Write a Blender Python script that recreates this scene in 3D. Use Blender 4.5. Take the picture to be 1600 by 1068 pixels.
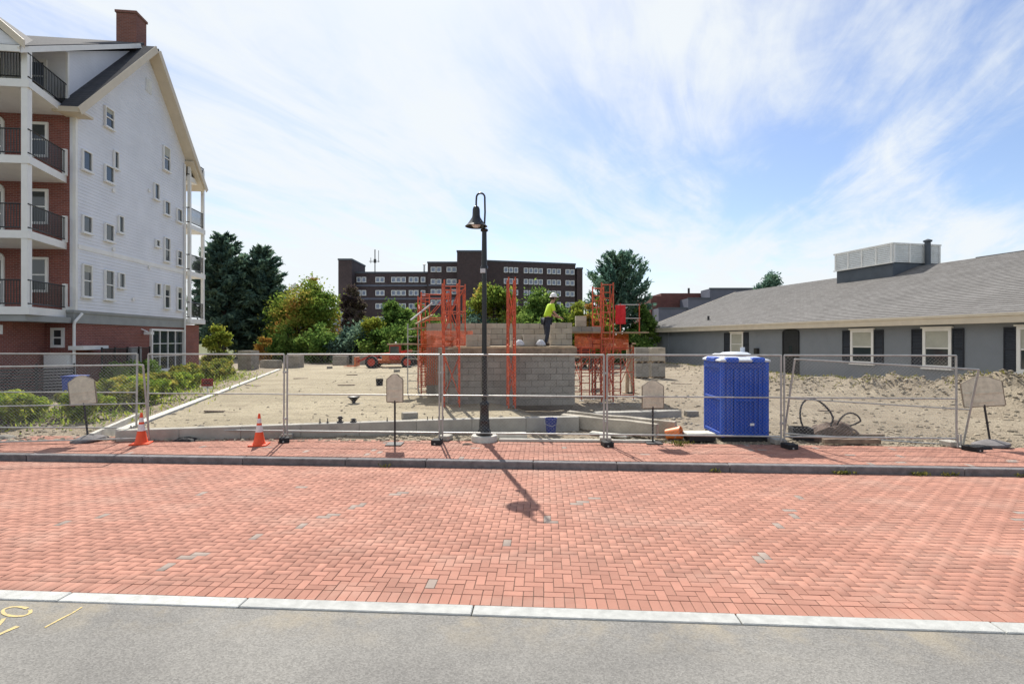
import bpy, math, random
import numpy as np
from mathutils import Vector, Matrix, noise as mnoise
R = math.radians
rng = random.Random(7)
for o in list(bpy.data.objects): bpy.data.objects.remove(o)
scn = bpy.context.scene
C = scn.collection

# ------------------------------------------------------------------ camera
cam_d = bpy.data.cameras.new('camera'); cam = bpy.data.objects.new('camera', cam_d); C.objects.link(cam)
cam.location = (0, 0, 2.5); cam.rotation_euler = (R(90), 0, 0)
cam_d.sensor_width = 36; cam_d.lens = 18; cam_d.shift_y = -0.0025
cam_d.clip_start = 0.1; cam_d.clip_end = 6000
scn.camera = cam

# ------------------------------------------------------------------ world, sun, exposure
SUN_EL, SUN_AZ = 49.0, -13.0          # azimuth from +Y, negative = towards -X
w = bpy.data.worlds.new('World'); scn.world = w; w.use_nodes = True
nt = w.node_tree; N = nt.nodes; L = nt.links
for n in list(N): N.remove(n)
def wn(t, **k):
    n = N.new(t)
    for a, b in k.items(): setattr(n, a, b)
    return n
sky = wn('ShaderNodeTexSky', sky_type='NISHITA', sun_disc=False)
sky.sun_elevation = R(SUN_EL); sky.sun_rotation = R(SUN_AZ); sky.altitude = 50; sky.air_density = 1.0; sky.dust_density = 0.7; sky.ozone_density = 1.6
tc = wn('ShaderNodeTexCoord'); sep = wn('ShaderNodeSeparateXYZ'); L.new(tc.outputs['Generated'], sep.inputs[0])
def math_(op, a, b=None, c=None):
    n = wn('ShaderNodeMath', operation=op)
    for i, v in enumerate((a, b, c)):
        if v is None: continue
        if isinstance(v, (int, float)): n.inputs[i].default_value = v
        else: L.new(v, n.inputs[i])
    return n.outputs[0]
zc = math_('ADD', math_('MAXIMUM', sep.outputs[2], 0.0), 0.09)
cx = math_('DIVIDE', sep.outputs[0], zc); cy = math_('DIVIDE', sep.outputs[1], zc)
comb = wn('ShaderNodeCombineXYZ'); L.new(cx, comb.inputs[0]); L.new(cy, comb.inputs[1])
mp = wn('ShaderNodeMapping'); mp.inputs['Rotation'].default_value = (0, 0, R(-64)); mp.inputs['Scale'].default_value = (1, 1, 1)
L.new(comb.outputs[0], mp.inputs[0])
def wnoise(scale, detail, rough, sx, sy, off, dist=0.0, ntype='FBM'):
    m = wn('ShaderNodeMapping'); m.inputs['Scale'].default_value = (sx, sy, 1); m.inputs['Location'].default_value = (off, off*0.7, 0)
    L.new(mp.outputs[0], m.inputs[0])
    n = wn('ShaderNodeTexNoise'); n.inputs['Scale'].default_value = scale; n.inputs['Detail'].default_value = detail
    n.inputs['Roughness'].default_value = rough; n.inputs['Distortion'].default_value = dist
    L.new(m.outputs[0], n.inputs[0]); return n.outputs['Fac']
big = wnoise(0.62, 3, 0.5, 0.8, 1.0, 6.4, 0.6)
mid = wnoise(0.85, 6, 0.58, 0.6, 1.5, 2.2, 1.6)
fine = wnoise(2.2, 9, 0.62, 0.60, 1.6, 5.7, 2.0)
wisp = wnoise(7.0, 6, 0.7, 0.8, 1.4, 8.3, 1.0)
dens = math_('ADD', math_('MULTIPLY', big, 0.70), math_('ADD', math_('MULTIPLY', mid, 0.72), math_('ADD', math_('MULTIPLY', fine, 0.30), math_('MULTIPLY', wisp, 0.10))))
# thinner cloud towards the right, a pale veil low down
side = math_('MULTIPLY', math_('ADD', sep.outputs[0], 0.05), -0.16)
lowb = math_('MULTIPLY', math_('MAXIMUM', math_('SUBTRACT', 0.26, sep.outputs[2]), 0.0), 0.8)
dens = math_('ADD', dens, math_('ADD', side, lowb))
mr = wn('ShaderNodeMapRange', interpolation_type='SMOOTHSTEP'); L.new(dens, mr.inputs[0])
mr.inputs['From Min'].default_value = 0.68; mr.inputs['From Max'].default_value = 1.07
mr.inputs['To Min'].default_value = 0.12; mr.inputs['To Max'].default_value = 0.97
mixc = wn('ShaderNodeMix', data_type='RGBA'); L.new(mr.outputs[0], mixc.inputs[0])
hs = wn('ShaderNodeHueSaturation'); hs.inputs['Hue'].default_value = 0.508; hs.inputs['Saturation'].default_value = 1.15; hs.inputs['Value'].default_value = 1.15
L.new(sky.outputs[0], hs.inputs['Color'])
L.new(hs.outputs[0], mixc.inputs[6]); mixc.inputs[7].default_value = (6.5, 6.85, 7.1, 1)
bg = wn('ShaderNodeBackground'); bg.inputs['Strength'].default_value = 0.085
L.new(mixc.outputs[2], bg.inputs[0])
wo = wn('ShaderNodeOutputWorld'); L.new(bg.outputs[0], wo.inputs[0])
sd = bpy.data.lights.new('sun', 'SUN'); sd.energy = 4.6; sd.angle = R(0.53); sd.color = (1.0, 0.95, 0.87)
so = bpy.data.objects.new('sun', sd); C.objects.link(so); so.location = (0, 0, 60)
sv = Vector((math.sin(R(SUN_AZ))*math.cos(R(SUN_EL)), math.cos(R(SUN_AZ))*math.cos(R(SUN_EL)), math.sin(R(SUN_EL))))
so.rotation_euler = sv.to_track_quat('Z', 'Y').to_euler()
scn.view_settings.view_transform = 'Standard'; scn.view_settings.look = 'None'
scn.view_settings.exposure = 0.70; scn.view_settings.gamma = 1; scn.view_settings.use_curve_mapping = False

# ------------------------------------------------------------------ materials
def new_mat(name):
    m = bpy.data.materials.new(name); m.use_nodes = True
    return m, m.node_tree.nodes, m.node_tree.links, m.node_tree.nodes['Principled BSDF']
def mat(name, col, rough=0.7, var=0.12, scale=3.0, bump=0.0, bscale=40.0, metal=0.0, rand=0.0, col2=None, spec=0.4, det=6, island=0.0, coat=0.0):
    """base colour broken up by noise; optional per-object / per-island variation and fine bump"""
    m, n, l, p = new_mat(name)
    p.inputs['Roughness'].default_value = rough; p.inputs['Metallic'].default_value = metal
    p.inputs['Specular IOR Level'].default_value = spec; p.inputs['Coat Weight'].default_value = coat
    g = n.new('ShaderNodeNewGeometry'); t = n.new('ShaderNodeTexNoise')
    t.inputs['Scale'].default_value = scale; t.inputs['Detail'].default_value = det; t.inputs['Roughness'].default_value = 0.65
    l.new(g.outputs['Position'], t.inputs['Vector'])
    r = n.new('ShaderNodeValToRGB'); c2 = col2 or tuple(c*(1-var*1.6) for c in col)
    r.color_ramp.elements[0].position = 0.32; r.color_ramp.elements[0].color = (*c2, 1)
    r.color_ramp.elements[1].position = 0.68; r.color_ramp.elements[1].color = (*[min(1, c*(1+var*0.5)) for c in col], 1)
    l.new(t.outputs['Fac'], r.inputs[0]); out = r.outputs[0]
    def vary(src, amt, out):
        hv = n.new('ShaderNodeHueSaturation'); mm = n.new('ShaderNodeMapRange')
        mm.inputs['To Min'].default_value = 1-amt; mm.inputs['To Max'].default_value = 1+amt*0.7
        l.new(src, mm.inputs[0]); l.new(mm.outputs[0], hv.inputs['Value']); l.new(out, hv.inputs['Color']); return hv.outputs[0]
    if rand:
        oi = n.new('ShaderNodeObjectInfo'); out = vary(oi.outputs['Random'], rand, out)
    if island: out = vary(g.outputs['Random Per Island'], island, out)
    l.new(out, p.inputs['Base Color'])
    if bump:
        t2 = n.new('ShaderNodeTexNoise'); t2.inputs['Scale'].default_value = bscale; t2.inputs['Detail'].default_value = 5
        l.new(g.outputs['Position'], t2.inputs['Vector'])
        b = n.new('ShaderNodeBump'); b.inputs['Strength'].default_value = bump; b.inputs['Distance'].default_value = 0.02
        l.new(t2.outputs['Fac'], b.inputs['Height']); l.new(b.outputs[0], p.inputs['Normal'])
    return m
def dusty(m, dust, lo=.5, hi=.72, amt=.5, sc=.8):
    """film of pale dust and darker traffic film over a finished material"""
    n, l = m.node_tree.nodes, m.node_tree.links; p = n['Principled BSDF']; src = p.inputs['Base Color'].links[0].from_socket
    g = n.new('ShaderNodeNewGeometry')
    for k, (col, s_, a_) in enumerate(((dust, sc, amt), ((.20, .13, .105), sc*1.9, amt*.55))):
        mp_ = n.new('ShaderNodeMapping'); mp_.inputs['Location'].default_value = (k*7, k*3, 0); mp_.inputs['Scale'].default_value = (.55, 1, 1); l.new(g.outputs['Position'], mp_.inputs['Vector'])
        t = n.new('ShaderNodeTexNoise'); t.inputs['Scale'].default_value = s_; t.inputs['Detail'].default_value = 9; t.inputs['Roughness'].default_value = .72; l.new(mp_.outputs[0], t.inputs['Vector'])
        q = n.new('ShaderNodeMapRange'); q.inputs['From Min'].default_value = lo; q.inputs['From Max'].default_value = hi; q.inputs['To Max'].default_value = a_; l.new(t.outputs['Fac'], q.inputs[0])
        x = n.new('ShaderNodeMix'); x.data_type = 'RGBA'; l.new(q.outputs[0], x.inputs[0]); l.new(src, x.inputs[6]); x.inputs[7].default_value = (*col, 1); src = x.outputs[2]
    l.new(src, p.inputs['Base Color']); return m
def brick_mat(name, c1, c2, mortar, bw=0.22, bh=0.075, ms=0.01, bump=0.3, zscale=1, rough=0.9):
    """coursed masonry seen from too far to pick out; uses object coordinates, x along + z up"""
    m, n, l, p = new_mat(name); p.inputs['Roughness'].default_value = rough
    tcn = n.new('ShaderNodeTexCoord'); s = n.new('ShaderNodeSeparateXYZ'); l.new(tcn.outputs['Object'], s.inputs[0])
    ad = n.new('ShaderNodeMath'); l.new(s.outputs[0], ad.inputs[0]); l.new(s.outputs[1], ad.inputs[1])
    c = n.new('ShaderNodeCombineXYZ'); l.new(ad.outputs[0], c.inputs[0]); l.new(s.outputs[2], c.inputs[1])
    b = n.new('ShaderNodeTexBrick'); l.new(c.outputs[0], b.inputs['Vector'])
    b.inputs['Scale'].default_value = 1; b.inputs['Brick Width'].default_value = bw; b.inputs['Row Height'].default_value = bh
    b.inputs['Mortar Size'].default_value = ms; b.inputs['Mortar Smooth'].default_value = 0.3
    b.inputs['Color1'].default_value = (*c1, 1); b.inputs['Color2'].default_value = (*c2, 1); b.inputs['Mortar'].default_value = (*mortar, 1)
    t = n.new('ShaderNodeTexNoise'); t.inputs['Scale'].default_value = 1.2; t.inputs['Detail'].default_value = 6; l.new(tcn.outputs['Object'], t.inputs['Vector'])
    mm = n.new('ShaderNodeMapRange'); mm.inputs['To Min'].default_value = 0.72; mm.inputs['To Max'].default_value = 1.25; l.new(t.outputs['Fac'], mm.inputs[0])
    hv = n.new('ShaderNodeHueSaturation'); l.new(mm.outputs[0], hv.inputs['Value']); l.new(b.outputs['Color'], hv.inputs['Color'])
    l.new(hv.outputs[0], p.inputs['Base Color'])
    bp = n.new('ShaderNodeBump'); bp.inputs['Strength'].default_value = bump; bp.inputs['Distance'].default_value = 0.01; bp.invert = True
    l.new(b.outputs['Fac'], bp.inputs['Height']); l.new(bp.outputs[0], p.inputs['Normal'])
    return m
def siding_mat(name, col):
    m, n, l, p = new_mat(name); p.inputs['Roughness'].default_value = 0.6
    tcn = n.new('ShaderNodeTexCoord'); s = n.new('ShaderNodeSeparateXYZ'); l.new(tcn.outputs['Object'], s.inputs[0])
    f = n.new('ShaderNodeMath'); f.operation = 'MULTIPLY'; f.inputs[1].default_value = 1/0.15; l.new(s.outputs[2], f.inputs[0])
    fr = n.new('ShaderNodeMath'); fr.operation = 'FRACT'; l.new(f.outputs[0], fr.inputs[0])
    pw = n.new('ShaderNodeMath'); pw.operation = 'POWER'; pw.inputs[1].default_value = 0.6; l.new(fr.outputs[0], pw.inputs[0])
    bp = n.new('ShaderNodeBump'); bp.inputs['Strength'].default_value = 0.7; bp.inputs['Distance'].default_value = 0.02; bp.invert = True
    l.new(pw.outputs[0], bp.inputs['Height']); l.new(bp.outputs[0], p.inputs['Normal'])
    t = n.new('ShaderNodeTexNoise'); t.inputs['Scale'].default_value = 0.8; t.inputs['Detail'].default_value = 7; l.new(tcn.outputs['Object'], t.inputs['Vector'])
    r = n.new('ShaderNodeValToRGB'); r.color_ramp.elements[0].position = 0.3; r.color_ramp.elements[0].color = (*[c*0.88 for c in col], 1)
    r.color_ramp.elements[1].position = 0.7; r.color_ramp.elements[1].color = (*col, 1)
    l.new(t.outputs['Fac'], r.inputs[0]); l.new(r.outputs[0], p.inputs['Base Color'])
    return m
def leaf_mat(name, cols, trans=0.35, scale=0.6, rnd=0.35):
    m, n, l, p = new_mat(name); n.remove(p); outn = n['Material Output']
    g = n.new('ShaderNodeNewGeometry'); t = n.new('ShaderNodeTexNoise'); t.inputs['Scale'].default_value = scale; t.inputs['Detail'].default_value = 3
    l.new(g.outputs['Position'], t.inputs['Vector'])
    a = n.new('ShaderNodeMath'); a.operation = 'MULTIPLY_ADD'; a.inputs[1].default_value = rnd; l.new(g.outputs['Random Per Island'], a.inputs[0])
    s2 = n.new('ShaderNodeMath'); s2.operation = 'SUBTRACT'; s2.inputs[1].default_value = rnd/2; l.new(t.outputs['Fac'], s2.inputs[0]); l.new(s2.outputs[0], a.inputs[2])
    r = n.new('ShaderNodeValToRGB'); e = r.color_ramp.elements
    pos = [0.3+0.4*i/max(1, len(cols)-1) for i in range(len(cols))]
    e[0].position = pos[0]; e[0].color = (*cols[0], 1); e[1].position = pos[-1]; e[1].color = (*cols[-1], 1)
    for q, c in list(zip(pos, cols))[1:-1]:
        x = e.new(q); x.color = (*c, 1)
    l.new(a.outputs[0], r.inputs[0])
    d = n.new('ShaderNodeBsdfDiffuse'); tr = n.new('ShaderNodeBsdfTranslucent'); mx = n.new('ShaderNodeMixShader'); mx.inputs[0].default_value = trans
    l.new(r.outputs[0], d.inputs[0]); l.new(r.outputs[0], tr.inputs[0]); l.new(d.outputs[0], mx.inputs[1]); l.new(tr.outputs[0], mx.inputs[2])
    l.new(mx.outputs[0], outn.inputs[0]); return m
def ground_mat(name, c1, c2, c3, s1=0.35, s2=6, bump=0.6, fine=60, bd=0.03, stretch=1.0):
    m, n, l, p = new_mat(name); p.inputs['Roughness'].default_value = 0.95; p.inputs['Specular IOR Level'].default_value = 0.2
    g0 = n.new('ShaderNodeNewGeometry'); g = n.new('ShaderNodeMapping'); g.inputs['Scale'].default_value = (stretch, 1, 1); g.inputs['Rotation'].default_value = (0, 0, -.1); l.new(g0.outputs['Position'], g.inputs['Vector'])
    def nz(s, d, r=0.6):
        t = n.new('ShaderNodeTexNoise'); t.inputs['Scale'].default_value = s; t.inputs['Detail'].default_value = d; t.inputs['Roughness'].default_value = r
        l.new(g.outputs['Vector'], t.inputs['Vector']); return t.outputs['Fac']
    a = nz(s1, 8, 0.7); b = nz(s2, 8, 0.7); f = nz(fine, 3, 0.8)
    def mixc(fac, A, B, lo=0.42, hi=0.6):
        mr = n.new('ShaderNodeMapRange'); mr.inputs['From Min'].default_value = lo; mr.inputs['From Max'].default_value = hi; l.new(fac, mr.inputs[0])
        mx = n.new('ShaderNodeMix'); mx.data_type = 'RGBA'; l.new(mr.outputs[0], mx.inputs[0])
        for i, v in ((6, A), (7, B)):
            if isinstance(v, tuple): mx.inputs[i].default_value = (*v, 1)
            else: l.new(v, mx.inputs[i])
        return mx.outputs[2]
    x = mixc(a, c1, c2); x = mixc(b, x, c3, 0.5, 0.72)
    hv = n.new('ShaderNodeHueSaturation'); mr = n.new('ShaderNodeMapRange'); mr.inputs['From Min'].default_value = 0.3; mr.inputs['From Max'].default_value = 0.7
    mr.inputs['To Min'].default_value = 0.7; mr.inputs['To Max'].default_value = 1.3; l.new(f, mr.inputs[0]); l.new(mr.outputs[0], hv.inputs['Value']); l.new(x, hv.inputs['Color'])
    l.new(hv.outputs[0], p.inputs['Base Color'])
    ad = n.new('ShaderNodeMath'); l.new(b, ad.inputs[0]); l.new(f, ad.inputs[1])
    bp = n.new('ShaderNodeBump'); bp.inputs['Strength'].default_value = bump; bp.inputs['Distance'].default_value = bd
    l.new(ad.outputs[0], bp.inputs['Height']); l.new(bp.outputs[0], p.inputs['Normal'])
    return m
def glass_mat(name, col, rough=0.06):
    m, n, l, p = new_mat(name); p.inputs['Base Color'].default_value = (*col, 1); p.inputs['Roughness'].default_value = rough
    p.inputs['Specular IOR Level'].default_value = 0.8
    g = n.new('ShaderNodeNewGeometry'); t = n.new('ShaderNodeTexNoise'); t.inputs['Scale'].default_value = 0.7; l.new(g.outputs['Position'], t.inputs['Vector'])
    bp = n.new('ShaderNodeBump'); bp.inputs['Strength'].default_value = 0.08; l.new(t.outputs['Fac'], bp.inputs['Height']); l.new(bp.outputs[0], p.inputs['Normal'])
    return m

M = {}
M['asphalt'] = ground_mat('asphalt', (0.20, 0.19, 0.175), (0.235, 0.225, 0.21), (0.175, 0.168, 0.155), 0.5, 5, 0.5, 110, 0.01)
def asphalt_mat():
    m, n, l, p = new_mat('asphalt'); p.inputs['Roughness'].default_value = .92; p.inputs['Specular IOR Level'].default_value = .25
    g = n.new('ShaderNodeNewGeometry')
    def nz_(s_, d, r=.6):
        t = n.new('ShaderNodeTexNoise'); t.inputs['Scale'].default_value = s_; t.inputs['Detail'].default_value = d; t.inputs['Roughness'].default_value = r; l.new(g.outputs['Position'], t.inputs['Vector']); return t.outputs['Fac']
    def mrg(f, a, b, c=0., d=1.):
        q = n.new('ShaderNodeMapRange'); l.new(f, q.inputs[0])
        for k_, v_ in (('From Min', a), ('From Max', b), ('To Min', c), ('To Max', d)): q.inputs[k_].default_value = v_
        return q.outputs[0]
    def mx(f, A, B):
        q = n.new('ShaderNodeMix'); q.data_type = 'RGBA'; l.new(f, q.inputs[0])
        for i_, v_ in ((6, A), (7, B)):
            if isinstance(v_, tuple): q.inputs[i_].default_value = (*v_, 1)
            else: l.new(v_, q.inputs[i_])
        return q.outputs[2]
    x = mx(mrg(nz_(.6, 7), .4, .62), (.170, .164, .153), (.215, .207, .190))
    vo = n.new('ShaderNodeTexVoronoi'); vo.inputs['Scale'].default_value = 75; l.new(g.outputs['Position'], vo.inputs['Vector'])
    sc = n.new('ShaderNodeSeparateColor'); l.new(vo.outputs['Color'], sc.inputs[0])
    hv = n.new('ShaderNodeHueSaturation'); l.new(mrg(sc.outputs[0], 0, 1, .80, 1.20), hv.inputs['Value']); l.new(x, hv.inputs['Color']); x = hv.outputs[0]
    # sandy wash-out collected against the flush kerb
    sp_ = n.new('ShaderNodeSeparateXYZ'); l.new(g.outputs['Position'], sp_.inputs[0])
    ds = n.new('ShaderNodeMath'); ds.operation = 'MULTIPLY_ADD'; ds.inputs[1].default_value = .062; l.new(sp_.outputs[0], ds.inputs[0]); l.new(sp_.outputs[1], ds.inputs[2])
    near_ = mrg(ds.outputs[0], 4.05, 4.55)
    st = n.new('ShaderNodeMath'); st.operation = 'MULTIPLY'; l.new(near_, st.inputs[0]); l.new(mrg(nz_(1.6, 8, .7), .46, .62), st.inputs[1])
    s3 = n.new('ShaderNodeMath'); s3.operation = 'MULTIPLY'; s3.inputs[1].default_value = .38; l.new(st.outputs[0], s3.inputs[0])
    x = mx(s3.outputs[0], x, (.36, .30, .20)); l.new(x, p.inputs['Base Color'])
    bp = n.new('ShaderNodeBump'); bp.inputs['Strength'].default_value = .5; bp.inputs['Distance'].default_value = .006; l.new(vo.outputs['Distance'], bp.inputs['Height']); l.new(bp.outputs[0], p.inputs['Normal'])
    return m
M['asphalt'] = asphalt_mat()
M['granite'] = mat('granite', (0.43, 0.435, 0.415), 0.85, 0.14, 9, 0.4, 90, rand=0.08)
M['granite_dark'] = mat('granite_weathered', (0.18, 0.168, 0.17), 0.9, 0.25, 6, 0.5, 60, rand=0.12)
PAV = (0.38, 0.190, 0.140); PAV2 = (0.315, 0.152, 0.112)
M['paver'] = mat('red_paver', PAV, 0.9, 0.1, 0.9, 0.35, 90, rand=0.15, col2=PAV2, spec=0.25)
M['paver_mass'] = mat('red_paver_mass', PAV, 0.9, 0.1, 0.9, 0.35, 90, island=0.15, col2=PAV2, spec=0.25)
M['paver_grey'] = mat('grey_paver', (0.31, 0.25, 0.215), 0.9, 0.1, 4, 0.3, 80, rand=0.12, island=0.12, spec=0.25)
dusty(M['paver'], (.43, .30, .24)); dusty(M['paver_mass'], (.43, .30, .24))
M['joint'] = mat('joint_sand', (0.11, 0.08, 0.06), 0.95, 0.35, 2.0, 0.3, 60)
M['dirt'] = ground_mat('dirt', (0.385, 0.325, 0.24), (0.31, 0.255, 0.185), (0.22, 0.18, 0.13), 0.45, 3.5, 1.0, 22, 0.08)
M['pad'] = ground_mat('pad_fill', (0.43, 0.37, 0.26), (0.34, 0.29, 0.20), (0.25, 0.21, 0.15), 0.5, 2.4, 1.0, 24, 0.07, stretch=.4)
M['rubble'] = mat('rubble', (0.34, 0.29, 0.215), 0.95, 0.2, 5, 0.5, 40, island=0.35)
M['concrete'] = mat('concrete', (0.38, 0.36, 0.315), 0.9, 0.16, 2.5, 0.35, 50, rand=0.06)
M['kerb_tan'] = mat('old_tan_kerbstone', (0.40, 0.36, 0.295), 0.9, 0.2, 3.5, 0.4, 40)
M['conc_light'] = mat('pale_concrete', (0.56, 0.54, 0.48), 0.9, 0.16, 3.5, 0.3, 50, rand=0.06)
M['block'] = mat('concrete_block', (0.275, 0.255, 0.22), 0.95, 0.12, 4, 0.4, 60, rand=0.16, island=0.16)
M['block_tan'] = mat('tan_block', (0.39, 0.345, 0.275), 0.95, 0.12, 4, 0.4, 60, rand=0.14, island=0.16)
M['mortar'] = mat('mortar', (0.22, 0.20, 0.175), 0.95, 0.15, 8)
M['far_grass'] = ground_mat('far_grass', (0.08, 0.10, 0.04), (0.12, 0.12, 0.06), (0.16, 0.14, 0.08), 0.1, 1, 0.4, 10, 0.05)
M['galv'] = mat('galvanised_steel', (0.42, 0.42, 0.40), 0.5, 0.15, 8, metal=0.45)
M['wire'] = mat('galvanised_wire', (0.42, 0.42, 0.41), 0.5, 0.1, 8, metal=0.4)
M['black'] = mat('black_paint', (0.012, 0.013, 0.014), 0.35, 0.3, 9, spec=0.5)
M['rubber'] = mat('black_rubber', (0.022, 0.022, 0.024), 0.8, 0.3, 9, 0.3, 60)
M['iron'] = mat('dark_iron', (0.03, 0.03, 0.032), 0.5, 0.3, 12)
M['white'] = mat('white_paint', (0.78, 0.77, 0.74), 0.5, 0.05, 2)
M['cream'] = mat('cream_trim', (0.62, 0.54, 0.42), 0.6, 0.06, 2)
M['siding'] = siding_mat('white_siding', (0.745, 0.755, 0.79))
M['siding_grey'] = mat('grey_render', (0.205, 0.225, 0.25), 0.85, 0.06, 1.2, 0.25, 50)
M['belt'] = mat('grey_belt', (0.30, 0.31, 0.30), 0.7, 0.08, 2)
M['brick'] = brick_mat('red_brick', (0.25, 0.075, 0.055), (0.18, 0.05, 0.04), (0.28, 0.20, 0.17), ms=0.008)
M['brick_chim'] = brick_mat('chimney_brick', (0.23, 0.085, 0.06), (0.17, 0.06, 0.045), (0.22, 0.15, 0.13))
M['brick_far'] = brick_mat('dark_brick', (0.070, 0.046, 0.046), (0.048, 0.034, 0.037), (0.07, 0.055, 0.058), 0.4, 0.15, 0.02)
M['brick_far2'] = brick_mat('red_far_brick', (0.16, 0.05, 0.04), (0.11, 0.035, 0.03), (0.12, 0.07, 0.06), 0.4, 0.15, 0.02)
M['parapet'] = mat('blue_grey_panel', (0.12, 0.13, 0.17), 0.7, 0.1, 1)
M['roof_dark'] = brick_mat('dark_shingle', (0.075, 0.075, 0.08), (0.055, 0.055, 0.062), (0.035, 0.035, 0.04), 0.3, 0.14, 0.012)
M['glass'] = glass_mat('window_glass', (0.035, 0.045, 0.05))
M['glass_blue'] = glass_mat('sky_glass', (0.14, 0.18, 0.27), 0.15)
M['blind'] = mat('pale_blind', (0.42, 0.42, 0.36), 0.8, 0.1, 2)
M['shutter'] = mat('navy_shutter', (0.018, 0.022, 0.032), 0.5, 0.2, 4)
M['door'] = mat('black_door', (0.02, 0.022, 0.026), 0.45, 0.2, 4)
M['louvre'] = mat('pale_louvre', (0.74, 0.76, 0.76), 0.5, 0.08, 2)
M['slate_base'] = mat('slate_panel', (0.085, 0.10, 0.12), 0.7, 0.1, 2)
M['sign'] = mat('sign_back', (0.62, 0.57, 0.45), 0.7, 0.16, 9, 0.2, 40)
M['sign_edge'] = mat('sign_edge', (0.22, 0.18, 0.13), 0.7, 0.2, 5)
M['orange'] = mat('cone_orange', (0.80, 0.085, 0.02), 0.5, 0.12, 6)
M['reflect'] = mat('cone_collar', (0.74, 0.70, 0.68), 0.4, 0.12, 14)
M['scaf'] = mat('orange_scaffold', (0.60, 0.115, 0.045), 0.6, 0.4, 9, col2=(0.30, 0.055, 0.035), rand=0.22)
M['netting'] = mat('orange_netting', (0.66, 0.13, 0.03), 0.7, 0.25, 5)
M['plank'] = mat('scaffold_plank', (0.40, 0.30, 0.19), 0.85, 0.25, 5, 0.3, 30, rand=0.2)
M['oldwood'] = mat('weathered_timber', (0.26, 0.20, 0.145), 0.9, 0.3, 6, 0.4, 30, rand=0.2)
M['toilet'] = mat('blue_plastic', (0.014, 0.080, 0.46), 0.5, 0.1, 3, spec=0.25)
M['toilet_dk'] = mat('dark_blue_plastic', (0.012, 0.035, 0.22), 0.5, 0.1, 3)
M['toilet_roof'] = mat('pale_plastic_roof', (0.52, 0.56, 0.62), 0.45, 0.08, 3)
dusty(M['toilet'], (.08, .16, .42), .5, .78, .35, 1.6)
M['pail'] = mat('blue_pail', (0.025, 0.045, 0.22), 0.4, 0.1, 5)
M['bucket'] = mat('orange_bucket', (0.75, 0.20, 0.04), 0.45, 0.15, 6)
M['tarp'] = mat('brown_tarp', (0.15, 0.105, 0.08), 0.9, 0.4, 7, 0.6, 30)
M['telered'] = mat('machine_red', (0.50, 0.06, 0.035), 0.45, 0.2, 5)
M['teleorange'] = mat('machine_orange', (0.60, 0.17, 0.06), 0.45, 0.2, 5)
M['redcloth'] = mat('red_cloth', (0.62, 0.03, 0.035), 0.8, 0.15, 5)
M['ylw_paint'] = mat('yellow_utility_paint', (0.55, 0.41, 0.13), 0.8, 0.35, 45, col2=(0.26, 0.235, 0.18))
M['wrap'] = mat('pallet_wrap', (0.55, 0.55, 0.56), 0.3, 0.15, 5)
M['redsign'] = mat('red_sign', (0.22, 0.015, 0.015), 0.5, 0.1, 5)
M['bark'] = mat('bark', (0.075, 0.055, 0.042), 0.95, 0.3, 5, 0.5, 20)
M['hivis'] = mat('hi_vis_cloth', (0.50, 0.72, 0.04), 0.8, 0.1, 8)
M['trouser'] = mat('dark_trousers', (0.03, 0.035, 0.05), 0.85, 0.2, 8)
M['skin'] = mat('skin', (0.42, 0.24, 0.17), 0.6, 0.08, 10)
M['hair'] = mat('dark_hair', (0.03, 0.02, 0.015), 0.7, 0.1, 30)
M['boot'] = mat('boot_leather', (0.07, 0.045, 0.03), 0.7, 0.2, 10)
M['bin'] = mat('blue_bin', (0.04, 0.08, 0.32), 0.5, 0.1, 5)
LG = leaf_mat('green_leaves', [(0.06, 0.12, 0.03), (0.13, 0.22, 0.05), (0.24, 0.33, 0.08)], .45)
LP = leaf_mat('pine_needles', [(0.055, 0.10, 0.085), (0.10, 0.17, 0.13), (0.19, 0.27, 0.17)], 0.45)
LP2 = leaf_mat('blue_pine_needles', [(0.06, 0.12, 0.10), (0.11, 0.20, 0.15), (0.20, 0.30, 0.20)], 0.45)
LM = leaf_mat('turning_maple_leaves', [(0.07, 0.13, 0.03), (0.12, 0.20, 0.04), (0.20, 0.27, 0.05), (0.34, 0.34, 0.07), (0.44, 0.24, 0.07)], .45, .22, .16)
LY = leaf_mat('yellow_green_leaves', [(0.10, 0.16, 0.03), (0.22, 0.27, 0.045), (0.36, 0.36, 0.06)], .4, .5, .25)
LO = leaf_mat('orange_leaves', [(0.15, 0.15, 0.03), (0.32, 0.20, 0.05), (0.46, 0.20, 0.05)])
LPU = leaf_mat('purple_leaves', [(0.05, 0.04, 0.045), (0.09, 0.065, 0.065), (0.14, 0.12, 0.08)], 0.3)
LB = leaf_mat('bright_shrub_leaves', [(0.12, 0.20, 0.03), (0.27, 0.36, 0.05), (0.48, 0.50, 0.08)], 0.4, 2.5)
LB2 = leaf_mat('autumn_shrub_leaves', [(0.10, 0.15, 0.03), (0.24, 0.27, 0.05), (0.42, 0.34, 0.07)], 0.4, 2.5)
LW = leaf_mat('weed_leaves', [(0.10, 0.12, 0.03), (0.2, 0.2, 0.05), (0.3, 0.27, 0.09)], 0.3, 4)

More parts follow.
